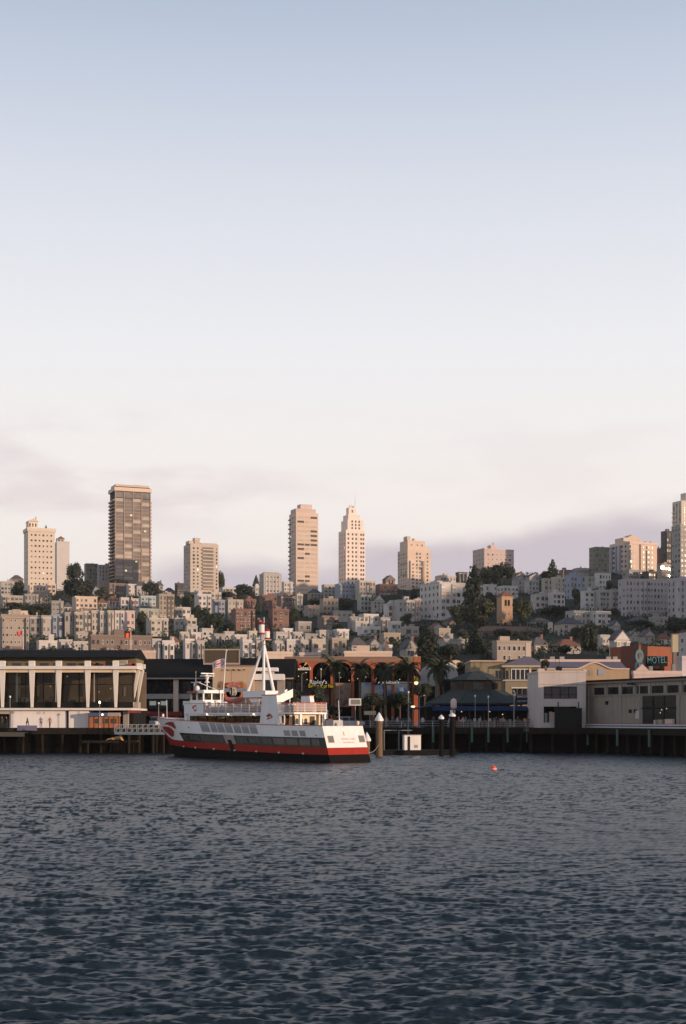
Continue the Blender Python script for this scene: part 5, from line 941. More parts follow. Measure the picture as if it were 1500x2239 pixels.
# ------------------------------------------------------------------ grey building on the right pier
t = thing('pier_building', 'long grey pier building with a row of small dark windows and a tall dark doorway', 'building', (RX0, RY0, 3.5), EA); PG = mat('warm_grey_stucco', (.275, .245, .20), .85, .11, .6, streak=.22); PT = 10.45 - 3.5
box('wall', t, .02, 31, 0, 26, 0, PT - .4, PG); box('parapet', t, -.05, 31.1, -.25, 0, PT - .5, PT, DARK); box('gutter_line', t, -.05, 31.1, -.35, -.251, PT - .55, PT - .3, HM['brown'])
box('roof', t, .2, 30.8, .3, 25.8, PT - .398, PT - .3, TAR)
box('string_course', t, 0, 31, -.08, -.002, 4.55, 4.72, PG)
for i in range(9):
    s = 2.37 + 3.52 * i; w = box('window', t, s, s + 2.6, -.04, -.002, 4.82, 5.85, GLS); box('window_sill', w, s - .1, s + 2.7, -.16, -.042, 4.70, 4.82, PG); box('mullion', w, s + 1.27, s + 1.33, -.08, -.042, 4.82, 5.85, DARK)
    box('pilaster', t, s - .75, s - .25, -.14, -.002, 4.73, 6.2, PG)
d = box('doorway', t, 14.3, 21.8, -.05, -.002, .7, 4.5, mat('dark_doorway', (.010, .012, .014), .25)); 
for x in (16.8, 19.3): box('door_mullion', d, x - .06, x + .06, -.12, -.052, .7, 4.5, DARK)
box('door_head', d, 14.1, 22.0, -.14, -.052, 2.75, 2.9, DARK)
for x, z in ((18.9, 2.6), (20.0, 2.75), (18.6, 2.2)): MB().lathe((x, -.2, z), [(0, -.08), (.08, 0), (0, .08)], LITW, 6).build('lamp', d)
for x, w, m in ((17.5, .35, 'white'), (18.4, 1.0, 'tan'), (20.0, 1.7, 'peach')): box('display_crate', d, x, x + w, -.5, -.13, .3, 1.2 + .1 * w, HM[m])
sp = MB().tube((12.7, -.01, 6.15), (12.7, -.9, 6.3), .06, DARK, None, 6).box(12.2, 13.2, -1.1, -.7, 6.05, 6.3, DARK).build('flood_light', t)
for x in (.9, 9.2, 13.6, 22.6, 27): box('downpipe', t, x, x + .12, -.16, -.002, .02, 6.4, HM['grey'])
for x, z in ((5.2, 3.4), (11.0, 2.2), (12.2, 2.2), (24.5, 3.2)): box('vent_grille', t, x, x + .7, -.05, -.002, z, z + .5, DARK)
for x in (3.4, 6.9, 10.4, 25.2, 28.6): box('panel_seam', t, x, x + .035, -.012, -.002, .02, 4.5, HM['brown'])
box('cable_conduit', t, 0, 14.2, -.07, -.002, 3.95, 4.0, HM['grey']); box('notice', t, 12.6, 13.5, -.05, -.002, 1.4, 2.5, HM['white'])
box('service_step', t, 0, 31, -1.2, -.26, -.3, .02, HM['brown'])
t = thing('grey_block', 'pale grey two-storey block with dark openings at the pier corner', 'building', (PX(1177, 205.0), 205.0, 3.5)); Y = 205.0; BW = PX(1281, Y) - PX(1177, Y); LGS = mat('pale_lilac_stucco', (.49, .43, .395), .85, .10, .7, streak=.2)
def zz_(v): return PZ(v, Y) - 3.5
def bx(u): return PX(u, Y) - PX(1177, Y)
for a in ((0, bx(1189), 0, zz_(1470)), (bx(1262), BW, 0, zz_(1470)), (bx(1189), bx(1262), 0, zz_(1580)), (bx(1189), bx(1262), zz_(1545), zz_(1528)), (bx(1189), bx(1262), zz_(1501), zz_(1470))): box('wall', t, a[0], a[1], 0, .6, a[2], a[3], LGS)
box('side_wall', t, 0, .5, .6, 12, 0, zz_(1470), LGS); box('inner_wall', t, .6, BW - .1, 2.5, 12, 0, zz_(1472), DARK); box('cornice', t, -.1, BW + .1, -.12, -.002, zz_(1496), zz_(1494.5), LGS); box('coping', t, -.1, BW + .1, -.1, 12, zz_(1470), zz_(1466.5), LGS); box('pinnacle', t, -.05, .9, -.05, 1, zz_(1466.5), zz_(1462), HM['pink']); box('pinnacle', t, BW - .35, BW + .1, .0, 1.4, zz_(1466.5), zz_(1464), HM['peach'])
box('right_wall', t, BW - .3, BW, .6, 10, 0, zz_(1470), LGS)
for i in range(4): u = 1189 + 18.25 * i; box('pane', t, bx(u) + .03, bx(u + 18.25) - .03, .35, .4, zz_(1528), zz_(1501), GLS2 if i % 2 else GLS)
for i in range(5): u = 1189 + 18.25 * i; box('mullion', t, bx(u) - .04, bx(u) + .04, .28, .42, zz_(1528), zz_(1501), DARK)
box('mid_rail', t, bx(1189), bx(1262), .3, .34, zz_(1519), zz_(1518), DARK)
for u in (1193, 1203, 1209): box('stacked_crate', t, bx(u), bx(u + 6), 1.0, 1.6, 0, zz_(1562 - (u % 7)), HM[rnd.choice(('white', 'aqua', 'peach'))])
Y = 203.2; t = thing('dark_shed', 'black shed with two thin posts standing before the grey block', 'shed', (PX(1215, Y), Y, 3.5)); w = PX(1273, Y) - PX(1215, Y)
BKT = mat('black_stained_timber', (.012, .011, .010), .8, .3, 2)
box('wall', t, 0, w * .55, 0, 1.2, -.6, PZ(1546, Y) - 3.5, BKT); box('wall', t, w * .552, w, .2, 1.2, -.2, PZ(1548, Y) - 3.5, BKT)
for i in range(7): box('plank', t, w * .55 * i / 7 + .02, w * .55 * (i + 1) / 7 - .02, -.04, -.002, -.6, PZ(1546, Y) - 3.5, BKT)
for u in (1219, 1264): box('post', t, (u - 1215) * Y / F, (u - 1215) * Y / F + .14, -.2, -.06, -.6, PZ(1535, Y) - 3.5, BKT)
# parapet wall and roof edge behind the grey building, curved-gable hall, motel
Y0 = 252.0; k0 = F / Y0; t = thing('curved_gable_hall', 'ochre hall with a white curved gable and purple roof behind the grey building', 'hall', (0, Y0, 3.44))
def zz_(v): return PZ(v, Y0) - 3.44
pts = []
for i in range(31):
    u = 1196 + (1376 - 1196) * i / 30; d = (u - 1300) / 42; v = 1464 - (14.0 * .5 * (1 + math.cos(math.pi * d)) if abs(d) < 1 else 0); pts.append((ux(u), zz_(v)))
OCH = mat('ochre_gable_stucco', (.40, .29, .18), .8, .12)
b = MB(); cp = MB()
for (xa, za), (xb, zb) in zip(pts[:-1], pts[1:]): b.prism([(xa, 0, 0), (xb, 0, 0), (xb, 0, zb), (xa, 0, za)], (0, .5, 0), OCH); cp.prism([(xa, -.25, za), (xb, -.25, zb), (xb, -.25, zb + .22), (xa, -.25, za + .22)], (0, .9, 0), HM['peach'])
b.build('gable_wall', t); cp.build('coping', t)
MB().poly([(pts[0][0], .5, zz_(1465)), (pts[-1][0], .5, zz_(1465)), (pts[-1][0], 8, zz_(1443)), (pts[0][0], 8, zz_(1443))], SLT).poly([(pts[0][0], .5, zz_(1465)), (pts[0][0], 8, zz_(1443)), (pts[0][0], 8, 0), (pts[0][0], .5, 0)], OCH).build('roof', t); box('ridge_parapet', t, pts[0][0], pts[-1][0], 8, 9, zz_(1446), zz_(1437.5), HM['pink'])
for u in (1276, 1288, 1308): box('window', t, ux(u), ux(u + 9), -.05, -.002, zz_(1478), zz_(1466), HM['tan'])
box('sign_panel', t, ux(1308), ux(1321), -.1, -.052, zz_(1476), zz_(1463), HM['blue'])
for u in (1218, 1240, 1345, 1360): box('roof_vent', t, ux(u), ux(u) + .8, 8.2, 8.9, zz_(1437.5), zz_(1437.5) + .5, HM['grey'])
Y0 = 275.0; k0 = F / Y0; t = thing('motel_building', 'orange-red brick motel block with a teal sign above the grey building', 'motel', (ux(1399), Y0, 3.44), R(34)); MO = mat('orange_brick', (.25, .085, .042), .85, .15, 1.2); MD = mat('dark_red_brick', (.15, .060, .040), .85, .15, 1.2)
zT = PZ(1409, Y0) - 3.44; zB = 0
box('wall', t, 0, 9.0, 0, 8, 0, PZ(1412, Y0) - 3.44, MO); box('parapet', t, 0, 1.2, 0, .5, PZ(1412, Y0) - 3.44, zT, MO)
box('side_wall', t, -.3, -.002, 0, 4.7, 0, PZ(1411, Y0) - 3.44, MD); box('front_wing', t, 4.6, 9.6, -2.0, -.002, 0, PZ(1442, Y0) - 3.44, MO); box('soffit', t, .2, 4.5, -1.2, -.002, PZ(1462, Y0) - 3.44, PZ(1457, Y0) - 3.44, DARK)
for x in (1.0, 2.0, 3.0, 4.0): box('window', t, x, x + .6, -.05, -.002, PZ(1472, Y0) - 3.44, PZ(1464, Y0) - 3.44, GLS2)
TEAL = mat('teal_sign_enamel', (.10, .25, .29), .5, .12); sg = thing('motel_sign', 'teal figure eight and lettering sign on the brick motel', 'sign', (ux(1384), Y0 - 6, PZ(1453, Y0)), 0); kk = (Y0 - 6) / F
text('numeral', '8', 5.3, TEAL, sg, Matrix.Translation((0, 0, .1)) @ FACE @ Matrix.Diagonal((.72, 1.25, 1, 1)), .12); text('lettering', 'MOTEL', 1.7, TEAL, sg, Matrix.Translation((38 * kk, 0, .55)) @ Matrix.Rotation(R(-3), 4, 'Y') @ FACE @ Matrix.Diagonal((.68, 1.05, 1, 1)), .08); box('backing', sg, 14 * kk, 62 * kk, .12, .3, -.55, 1.35, DARK)
box('post', sg, -.15, .15, .2, .4, -9, -2, DARK)
Y = 272; t = thing('chimney_stack', 'tall sunlit cream chimney stack right of the orange motel', 'chimney', (PX(1477, Y), Y, 3.44)); w = 6.5 * Y / F
box('shaft', t, -w, w, 0, 1.3, PZ(1426, Y) - 3.44, PZ(1388, Y) - 3.44, HM['yellow']); box('lower_shaft', t, -w * .7, w * .5, .1, 1.2, 0, PZ(1426, Y) - 3.442, HM['brown']); box('cap', t, -w - .1, w + .1, -.1, 1.4, PZ(1388, Y) - 3.44, PZ(1386, Y) - 3.44, HM['tan'])
bld(1480, 1530, 1440, 1480, 'lav', noun='house', nf=1, nc=1, Y=262, dr=.4, label='pale lavender block at the right edge beside the motel', blank=True, name='low_building', cat='building')
t = bld(1382, 1490, 1473, 1492, 'pink', noun='house', nf=1, nc=1, Y=240, dr=.1, yaw=8, blank=True, label='pale roof parapet in front of the motel above the grey building', name='roof_parapet', cat='parapet'); hz_ = PZ(1473, 240) - t.location.z; MB().prism([(.2, -.3, hz_ + .5), (2.6, -.3, hz_ + .5), (1.4, -.3, hz_ + 1.6)], (0, .5, 0), HM['pink']).build('gablet', t)
# ------------------------------------------------------------------ palms and promenade trees
def frond_mesh(seed):
    r = random.Random(seed); b = MB(); n = 9; pts = [Vector((0, 0, 0))]; ang = r.uniform(.15, .55)
    for i in range(n): pts.append(pts[-1] + Vector((math.cos(ang), 0, math.sin(ang))) * .36); ang -= r.uniform(.17, .26)
    for i in range(n): b.tube(pts[i], pts[i + 1], .035 * (1 - i / n) + .008, PALMG, None, 3, False)
    for i in range(1, n + 1):
        for s_ in (-1, 1):
            for q in (0, .5):
                p = pts[i - 1].lerp(pts[i], q); L = .75 * math.sin(math.pi * min(1, .15 + .8 * i / n)) + .12; e = p + Vector((L * .55, s_ * L * .7, -L * .55 + r.uniform(-.08, .08)))
                b.poly([p + Vector((-.11, 0, 0)), p + Vector((.12, 0, 0)), e + Vector((.05, 0, 0)), e], PALMG)
    return b.mesh('frond')
FROND = [frond_mesh(i) for i in range(5)]
for u, v, Y, sc, lab in ((731, 1452, 266, 1.0, 'tall palm before the yellow lettering sign'), (788, 1462, 268, .85, 'palm with a leaning sunlit trunk between murals'), (845, 1466, 262, .95, 'palm over the blue murals with sunlit lower trunk'), (894, 1460, 258, 1.0, 'dark palm near the arcade end pylon'), (957, 1460, 254, 1.0, 'palm standing apart left of the pavilion')):
    zb = 3.44; H = PZ(v, Y) - zb; t = thing('palm_tree', lab, 'palm', (PX(u, Y), Y, zb), rnd.uniform(0, 6), 'palms along the promenade'); b = MB(); px = 0
    for i in range(7): z0, z1 = H * i / 7, H * (i + 1) / 7; q = px + rnd.uniform(-.12, .12); b.tube((px, 0, z0), (q, 0, z1), .27 - .012 * i, PBARK, .26 - .012 * i, 9); px = q
    b.build('trunk', t)
    MB().lathe((px, 0, H - .9), [(.24, 0), (.42, .4), (.45, .8), (.2, 1.1), (0, 1.2)], PBARK, 8).build('crown_shaft', t)
    for i in range(34):
        e = rnd.uniform(-.9, 1.1); obj('frond', FROND[i % 5], t, (px, 0, H + .05), (0, -e, i * 2.399 + rnd.uniform(-.3, .3)), (sc * rnd.uniform(.85, 1.12),) * 3)
for u, v, w, h, Y, lab in ((818, 1534, 52, 40, 246, 'rounded dark tree under the blue murals'), (874, 1530, 56, 42, 247, 'rounded dark tree between two palms'), (692, 1522, 34, 44, 252, 'dark tree behind the ferry stern funnel'), (650, 1530, 50, 50, 254, 'dark tree behind the ferry aft deck'), (930, 1512, 44, 34, 250, 'dark shrubby tree under the awning roofs'), (725, 1556, 44, 26, 250, 'dark shrub behind the parked van')):
    tree(u, v, w, h, 'round', Y, lab, 'trees along the promenade')
for u, v, w, h, Y, lab in ((968, 1470, 26, 30, 258, 'dark shrub climbing left of the white awning'), (1012, 1462, 34, 30, 262, 'sunlit bushy plant above the pavilion roof'), (1192, 1452, 18, 26, 240, 'small dark plant beside the slate roof'), (1222, 1462, 14, 12, 240, 'tiny roof plant left of the curved gable')):
    tree(u, v, w, h, 'round', Y, lab, 'trees along the promenade')
# ------------------------------------------------------------------ vehicles
def car(u, Y, rz, body, label, kind='van', z=3.46):
    m = mat('car_paint_' + body, {'white': (.62, .62, .62), 'black': (.02, .02, .022), 'silver': (.40, .42, .45)}[body], .3, .04, spec=.6); t = thing('parked_' + kind, label, kind, (PX(u, Y), Y, z), rz, 'vehicles parked behind the pier')
    L, Hh, W = (5.0, 1.75, 1.9) if kind == 'van' else (4.6, 1.45, 1.8)
    P = [(-L / 2, .35), (L / 2, .35), (L / 2 + .05, .75), (L / 2 - .25, .98), (L * .27, 1.08), (-L / 2 + .1, 1.1), (-L / 2 - .03, .8)]
    MB().prism([(x, -W / 2, z_) for x, z_ in P], (0, W, 0), m).build('body', t)
    C = [(L * .28, 1.05), (L * .10, Hh - .05), (0, Hh), (-L * .42, Hh), (-L * .49, 1.05)]
    MB().prism([(x, -W / 2 + .12, z_) for x, z_ in C], (0, W - .24, 0), GLS).build('cabin_glass', t); MB().prism([(L * .11, -W / 2 + .08, Hh - .08), (.0, -W / 2 + .08, Hh + .03), (-L * .43, -W / 2 + .08, Hh + .03), (-L * .44, -W / 2 + .08, Hh - .1)], (0, W - .16, 0), m).build('roof', t)
    for x in (.0, -L * .25): MB().prism([(x - .05, -W / 2 + .1, 1.08), (x + .05, -W / 2 + .1, 1.08), (x + .03, -W / 2 + .1, Hh), (x - .05, -W / 2 + .1, Hh)], (0, W - .2, 0), m).build('pillar', t)
    for x in (L * .32, -L * .31):
        for s_ in (-1, 1):
            w = MB().tube((x, s_ * (W / 2 - .18), .33), (x, s_ * (W / 2 + .02), .33), .33, DARK, None, 14).build('wheel', t); MB().tube((x, s_ * (W / 2 + .021), .33), (x, s_ * (W / 2 + .04), .33), .18, STEEL, None, 10).build('rim', w)
    for s_ in (-.6, .6): box('headlight', t, L / 2 - .1, L / 2 + .03, s_ - .2, s_ + .2, .72, .88, WHITE2); box('tail_light', t, -L / 2 - .05, -L / 2 + .05, s_ - .15, s_ + .15, .8, 1.0, RED)
    return t
car(765, 246, R(-8), 'silver', 'silver van parked behind the ferry stern'); car(345, 240, R(-70), 'white', 'white van parked beside the ferry bow'); car(307, 243, R(180), 'black', 'black car parked left of the gangway van', 'car'); car(868, 236, R(172), 'black', 'dark car behind the railing right of the tall capped piling', 'car')
# ------------------------------------------------------------------ people
def person_mesh(shirt, trouser, hair, pose):
    m = bpy.data.materials.new('person_clothing'); m.use_nodes = True; t = m.node_tree; b = t.nodes['Principled BSDF']; tcn = N(t, 'ShaderNodeTexCoord'); sp = N(t, 'ShaderNodeSeparateXYZ'); t.links.new(tcn.outputs['Object'], sp.inputs[0]); rp = N(t, 'ShaderNodeValToRGB'); rp.color_ramp.interpolation = 'CONSTANT'; e = rp.color_ramp.elements
    sk = (.42, .26, .19); cols = [(0, (.02, .02, .02)), (.045, trouser), (.50, shirt), (.835, sk), (.945, hair)]
    while len(e) < 5: e.new(.5)
    for q, (p, c) in zip(e, cols): q.position = p; q.color = (*c, 1)
    dv = math_n(t, 'DIVIDE', sp.outputs[2], 1.78); t.links.new(dv, rp.inputs[0]); t.links.new(rp.outputs[0], b.inputs['Base Color']); b.inputs['Roughness'].default_value = .8
    st = .12 if pose else .02
    V = [(0, 0, .95), (0, 0, 1.18), (0, 0, 1.38), (0, -.01, 1.50), (0, -.02, 1.60), (0, -.02, 1.72), (.10, st, .88), (.12, st * 1.3, .50), (.11, st * 2, .08), (.12, st * 2 - .16, .04), (-.10, -st, .88), (-.12, -st * 1.2, .50), (-.11, -st * 1.2, .08), (-.12, -st - .18, .04),
         (.20, 0, 1.40), (.27, .03, 1.14), (.26, -.08 - st, .90), (.26, -.11 - st, .80), (-.20, 0, 1.40), (-.27, .03, 1.14), (-.26, -.05 + st, .90), (-.26, -.08 + st, .80), (0, -.10, 1.62)]
    E = [(0, 1), (1, 2), (2, 3), (3, 4), (4, 5), (0, 6), (6, 7), (7, 8), (8, 9), (0, 10), (10, 11), (11, 12), (12, 13), (2, 14), (14, 15), (15, 16), (16, 17), (2, 18), (18, 19), (19, 20), (20, 21), (4, 22)]
    rad = [.15, .14, .15, .06, .095, .085, .09, .062, .045, .04, .09, .062, .045, .04, .06, .045, .035, .038, .06, .045, .035, .038, .03]
    me = bpy.data.meshes.new('person'); me.from_pydata(V, E, []); me.materials.append(m); return me, rad
def person(u, Y, shirt, label, trouser=(.03, .03, .04), hair=(.03, .02, .015), pose=0, z=3.5, rz=0.0):
    me, rad = person_mesh(shirt, trouser, hair, pose); o = obj('person', me, None, (PX(u, Y), Y, z), (0, 0, rz)); md = o.modifiers.new('skin', 'SKIN')
    for s_, r in zip(me.skin_vertices[0].data, rad): s_.radius = (r, r * .85)
    me.skin_vertices[0].data[0].use_root = True; md.use_smooth_shade = True; sb = o.modifiers.new('sub', 'SUBSURF'); sb.levels = 1; sb.render_levels = 1
    return tag(o, label, 'person', 'people on the waterfront')
person(89.5, 209, (.20, .18, .24), 'person in grey-purple top standing before the white panel'); person(109, 209.5, (.30, .12, .05), 'person in brown jacket walking before the white panel', pose=1, rz=.6)
person(4, 214, (.05, .04, .04), 'person in dark clothes in the far left entry', rz=2.9); person(14, 214.5, (.02, .02, .03), 'person in black at the far left entry beside the lamp post', rz=-.5)
person(924, 212, (.55, .50, .48), 'person in white top with white hat under the blue awning end', hair=(.6, .58, .55)); person(938, 219, (.5, .48, .45), 'person in pale shirt behind the one with white hat', pose=1); person(869, 211.5, (.30, .26, .30), 'person in mauve top by the railing near the dark car', pose=1, rz=.8)
person(985, 207.5, (.50, .50, .50), 'person in light grey top beside the rounded post sign', trouser=(.10, .10, .12)); person(845, 213, (.45, .25, .18), 'person in orange-brown top at the railing right of the tall capped piling'); person(1155, 212, (.35, .06, .05), 'person in red top by the banner post', rz=-.4)
person(1003, 211, (.50, .08, .07), 'person in red top right of the rounded post sign', pose=1, rz=1.2)

sgl = thing('string_lights', 'row of small white festoon lights behind the ferry aft deck', 'string lights', (PX(628, 248), 248, 3.44)); zs = PZ(1540, 248) - 3.44
for x in (0, 6.2): box('post', sgl, x - .05, x + .05, 0, .1, 0, zs + .2, DARK)
MB().tube((0, 0, zs + .1), (6.2, 0, zs + .1), .015, DARK, None, 4).build('cable', sgl)
for i in range(11): MB().lathe((.3 + i * .57, 0, zs), [(0, -.09), (.08, 0), (0, .09)], BULB, 6).build('bulb', sgl)
for i, (u, Y, c, lab) in enumerate(((948, 214, (.05, .05, .08), 'person in dark jacket at the stall left of the post sign'), (1018, 213.5, (.10, .12, .2), 'person in dark blue at the awning stalls'), (1050, 214, (.3, .28, .25), 'person in beige under the awning near the lamp post'), (1085, 213.6, (.06, .05, .05), 'person in black under the awning right of the pinkish lamp'), (1100, 214.2, (.35, .3, .3), 'person in pale grey under the awning toward the banner'), (1132, 213, (.12, .05, .05), 'person in maroon near the tall flag-topped post'), (895, 214, (.2, .2, .22), 'person in grey left of the blue awning end'), (858, 215, (.06, .07, .1), 'person in navy behind the railing by the dark car'), (1012, 211.5, (.4, .35, .3), 'person in cream top leaning by the railing centre'), (60, 210, (.08, .07, .07), 'person in dark coat before the white panel near its left end'))):
    person(u, Y, c, lab, pose=i % 2, rz=rnd.uniform(-1.5, 1.5))
# ------------------------------------------------------------------ the ferry (local x: stern to bow, y: port, z: up)
FA = Vector((-.637, .771, 0)).normalized(); FP = Vector((-FA.y, FA.x, 0)); HBT, HBM = 2.95, 3.2
FO = Vector((PX(705, 159.5), 159.5, 0)) - FP * HBT
ferry = thing('ferry', 'white and red passenger ferry with tripod mast moored at the pier', 'ferry', FO, math.atan2(FA.y, FA.x))
def xt(z): return -1.45 + .36 * z                       # raked transom
def xst(z): return float(np.interp(z, [-1, 0, 1, 2.3, 3.2, 4.2, 5.4], [34.4, 34.8, 35.4, 36.5, 37.5, 38.4, 39.5]))
def hb(f, z):
    base = HBT + (HBM - HBT) * min(1, f / .25); fo = .62
    if f <= fo: return base
    q = (f - fo) / (1 - fo); return base * (1 - q ** (1.65 + .16 * max(0, z)))
def sh(f): return max(0.0, f) ** 1.8
def zr0(f): return .90 + .60 * sh(f)
def zr1(f): return 1.69 + .62 * sh(f) + (1.25 * ((f - .90) / .10) ** 2 if f > .90 else 0)
def zb1(f): return 2.81 + .50 * sh(f)
def ztp(f): return 4.10 + 1.0 * sh(f)
def HP(f, z, side=1, off=0.0):
    x = xt(z) + f * (xst(z) - xt(z)); y = side * (hb(f, z) + off)
    return (x + (off * .4 if f > .9 else 0), y, z)
def strip(b, za, zb_, f0, f1, m, n=44, nz=3, side=1, off=0.0):
    g = []
    for i in range(n + 1):
        f = f0 + (f1 - f0) * i / n; a, c = za(f), zb_(f); g.append([HP(f, a + (c - a) * j / nz, side, off) for j in range(nz + 1)])
    for i in range(n):
        for j in range(nz):
            q = [g[i][j], g[i + 1][j], g[i + 1][j + 1], g[i][j + 1]]; b.poly(q if side < 0 else q[::-1], m)
def hull_part(name, za, zb_, f0, f1, m, transom=True, nz=3):
    if not transom:
        for s_ in (1, -1): b = MB(); strip(b, za, zb_, f0, f1, m, side=s_, nz=nz); b.build(name, ferry, False)
        return
    b = MB()
    for s_ in (1, -1): strip(b, za, zb_, f0, f1, m, side=s_, nz=nz)
    if transom and f0 == 0:
        a, c = za(0), zb_(0); b.poly([HP(0, a, 1), HP(0, a, -1), HP(0, c, -1), HP(0, c, 1)][::-1], m)
    return b.build(name, ferry, False)
def f_of(u, z=3.0):
    best = (1e9, 0)
    for f in np.linspace(0, 1, 500):
        x, y, _ = HP(f, z); X = FO.x + x * FA.x + y * FP.x; Yw = FO.y + x * FA.y + y * FP.y; best = min(best, (abs(750 + F * X / Yw - u), f))
    return best[1]
FB = f_of(396, 2.7)
hull_part('hull_bottom', lambda f: -.9, zr0, 0, 1, BLACK); hull_part('red_band', lambda f: zr0(f), zr1, 0, 1, RED)
hull_part('window_band', zr1, zb1, 0.0, FB, DARKBAND, transom=False); hull_part('bow_plating', zr1, zb1, FB, 1, WHITE)
hull_part('topsides', zb1, ztp, 0, 1, WHITE)
MB().poly([HP(0, zr1(0), 1), HP(0, zr1(0), -1), HP(0, zb1(0) + .002, -1), HP(0, zb1(0) + .002, 1)][::-1], WHITE).build('transom', ferry)
b = MB()
for s_ in (1, -1): strip(b, lambda f: ztp(f), lambda f: ztp(f) + .10, 0, 1, REDTRIM if False else mat('red_rail_cap', (.45, .16, .13), .5, .1), nz=1, side=s_, off=.05)
b.build('rail_cap', ferry)
b = MB()
for i in range(30):
    f0, f1 = i / 30, (i + 1) / 30; z = 3.45 if f0 < .62 else 4.05
    b.poly([HP(f0, z, -1, -.05), HP(f1, z, -1, -.05), HP(f1, z, 1, -.05), HP(f0, z, 1, -.05)], mat('grey_deck_paint', (.24, .24, .23), .7, .12))
b.build('deck', ferry)
for i, f in enumerate((.12, .24, .36, .48, .60, .72, .82)):
    for s_ in (1,): x, y, z = HP(f, zr0(f) + .05, s_, .05); MB().lathe((x, y, z), [(0, -.12), (.13, -.05), (.15, .05), (0, .12)], WHITE2, 8).build('fender', ferry)
# bow swirls: outlines laid on the hull plating
GR = [(f, z) for f in np.linspace(.80, .9995, 120) for z in np.linspace(.9, 5.2, 90)]
GW = np.array([[*HP(f, z, 1, .03)] for f, z in GR]); FR = np.array([[FA.x, FP.x], [FA.y, FP.y]])
WX = FO.x + GW[:, 0] * FA.x + GW[:, 1] * FP.x; WY = FO.y + GW[:, 0] * FA.y + GW[:, 1] * FP.y; GU = 750 + F * WX / WY; GV = VH + F * (CH - GW[:, 2]) / WY
def hull_uv(u, v): i = int(np.argmin((GU - u) ** 2 + (GV - v) ** 2)); return tuple(GR[i])
SWIRL = mat('dark_red_swirl_paint', (.33, .028, .024), .45, .1)
for up, lo in (([(358.9, 1584), (365, 1579.5), (372, 1577.7), (379, 1578.5), (383, 1581.5), (386, 1587), (384.3, 1592.9)], [(358.9, 1584.2), (363, 1584.3), (366, 1584.8), (370, 1585.9), (374, 1588), (378.5, 1590.8), (382.7, 1593.6)]),
               ([(355.5, 1589), (361, 1588.3), (370, 1589.7), (376.8, 1594.5), (380.5, 1600), (380.5, 1608), (376.8, 1611)], [(355.7, 1590), (358.5, 1596), (361.5, 1599.5), (366.5, 1603), (370, 1606), (373, 1609), (376, 1611.2)])):
    for s_ in (1, -1):
        b = MB(); g = []
        for (ua, va), (ub, vb) in zip(up, lo): g.append([HP(*hull_uv(ua + (ub - ua) * j / 5, va + (vb - va) * j / 5), s_, .045) for j in range(6)])
        for i in range(len(g) - 1):
            for j in range(5): b.poly([g[i][j], g[i + 1][j], g[i + 1][j + 1], g[i][j + 1]], SWIRL)
        b.build('bow_swirl', ferry)
def on_side(name, f0, f1, za, zb_, m, off=.035, par=ferry, n=3, side=1):
    b = MB(); strip(b, za, zb_, f0, f1, m, n=n, nz=1, side=side, off=off); return b.build(name, par)
LOWG = mat('lower_cabin_glass', (.050, .048, .040), .15, .5, .8, spec=.7)
k_ = [(f_of(b_, 2.4), f_of(a_, 2.4)) for a_, b_ in ((400, 414), (416, 438), (440, 464), (466, 491), (517, 542), (544, 569), (571, 595), (598, 623), (626, 651), (655, 678), (682, 699))]
for f0, f1 in k_:
    w = on_side('lower_window', f0, f1, lambda f: zr1(f) + .22, lambda f: zb1(f) - .20, LOWG)
on_side('side_door', f_of(515, 2.4), f_of(492, 2.4), lambda f: zr1(f) + .05, lambda f: zb1(f) + .02, HM['tan'], .05); on_side('door_gap', f_of(511, 1.6), f_of(503, 1.6), lambda f: zr0(f) - .1, lambda f: zr1(f) + .5, DARK, .07)
LOUV = mat('grey_louvre', (.30, .30, .31), .6, .2, 3)
for i in range(7):
    a_, b_ = ((440, 458), (461, 474), (476, 491), (493.5, 508.5), (511, 526.5), (529, 544), (546.5, 562))[i]; f0 = f_of(b_, 3.7); fw_ = f_of(a_, 3.7) - f0; p = on_side('louvre_panel', f0, f0 + fw_, lambda f: zb1(f) + .28, lambda f: ztp(f) - .32, LOUV, .02)
    for j in range(4): on_side('louvre_slat', f0, f0 + fw_, lambda f, j=j: zb1(f) + .32 + j * .14, lambda f, j=j: zb1(f) + .36 + j * .14, HM['grey'], .05, p)
    on_side('rail_panel', f0, f0 + fw_, lambda f: ztp(f) - .30, lambda f: ztp(f) - .05, HM['pale'], .02)
for i in range(3): on_side('freeing_port', f_of((634, 651, 667)[i], 3.3), f_of((621, 638, 655)[i], 3.3), lambda f: zb1(f) + .12, lambda f: zb1(f) + .75, HM['grey'], .02)
on_side('porthole', f_of(420), f_of(418), lambda f: 3.75, lambda f: 3.9, DARK); on_side('porthole', .035, .04, lambda f: 3.0, lambda f: 3.12, DARK)
# transom lettering and windows
nrm = Vector((-1, 0, .36)).normalized(); upv = Vector((.36, 0, 1)).normalized(); rgt = Vector((0, -1, 0))
def trans_m(y, z, off=.02):
    p = Vector((xt(z), y, z)) + nrm * off; return Matrix(((rgt.x, upv.x, nrm.x, p.x), (rgt.y, upv.y, nrm.y, p.y), (rgt.z, upv.z, nrm.z, p.z), (0, 0, 0, 1)))
TL = mat('faded_red_lettering', (.62, .36, .30), .6, .05)
text('ship_name', 'ROYAL STAR', .34, TL, ferry, trans_m(-.35, 2.62), .004); text('home_port', 'SAN FRANCISCO', .22, TL, ferry, trans_m(-.35, 2.24), .004)
o = MB().box(-.07, .07, -.22, .22, 0, .02, mat('gold_emblem', (.55, .38, .22), .5)).box(-.16, .16, -.22, -.14, 0, .018, MATS['gold_emblem']).build('emblem', ferry); o.matrix_local = trans_m(.1, 3.25)
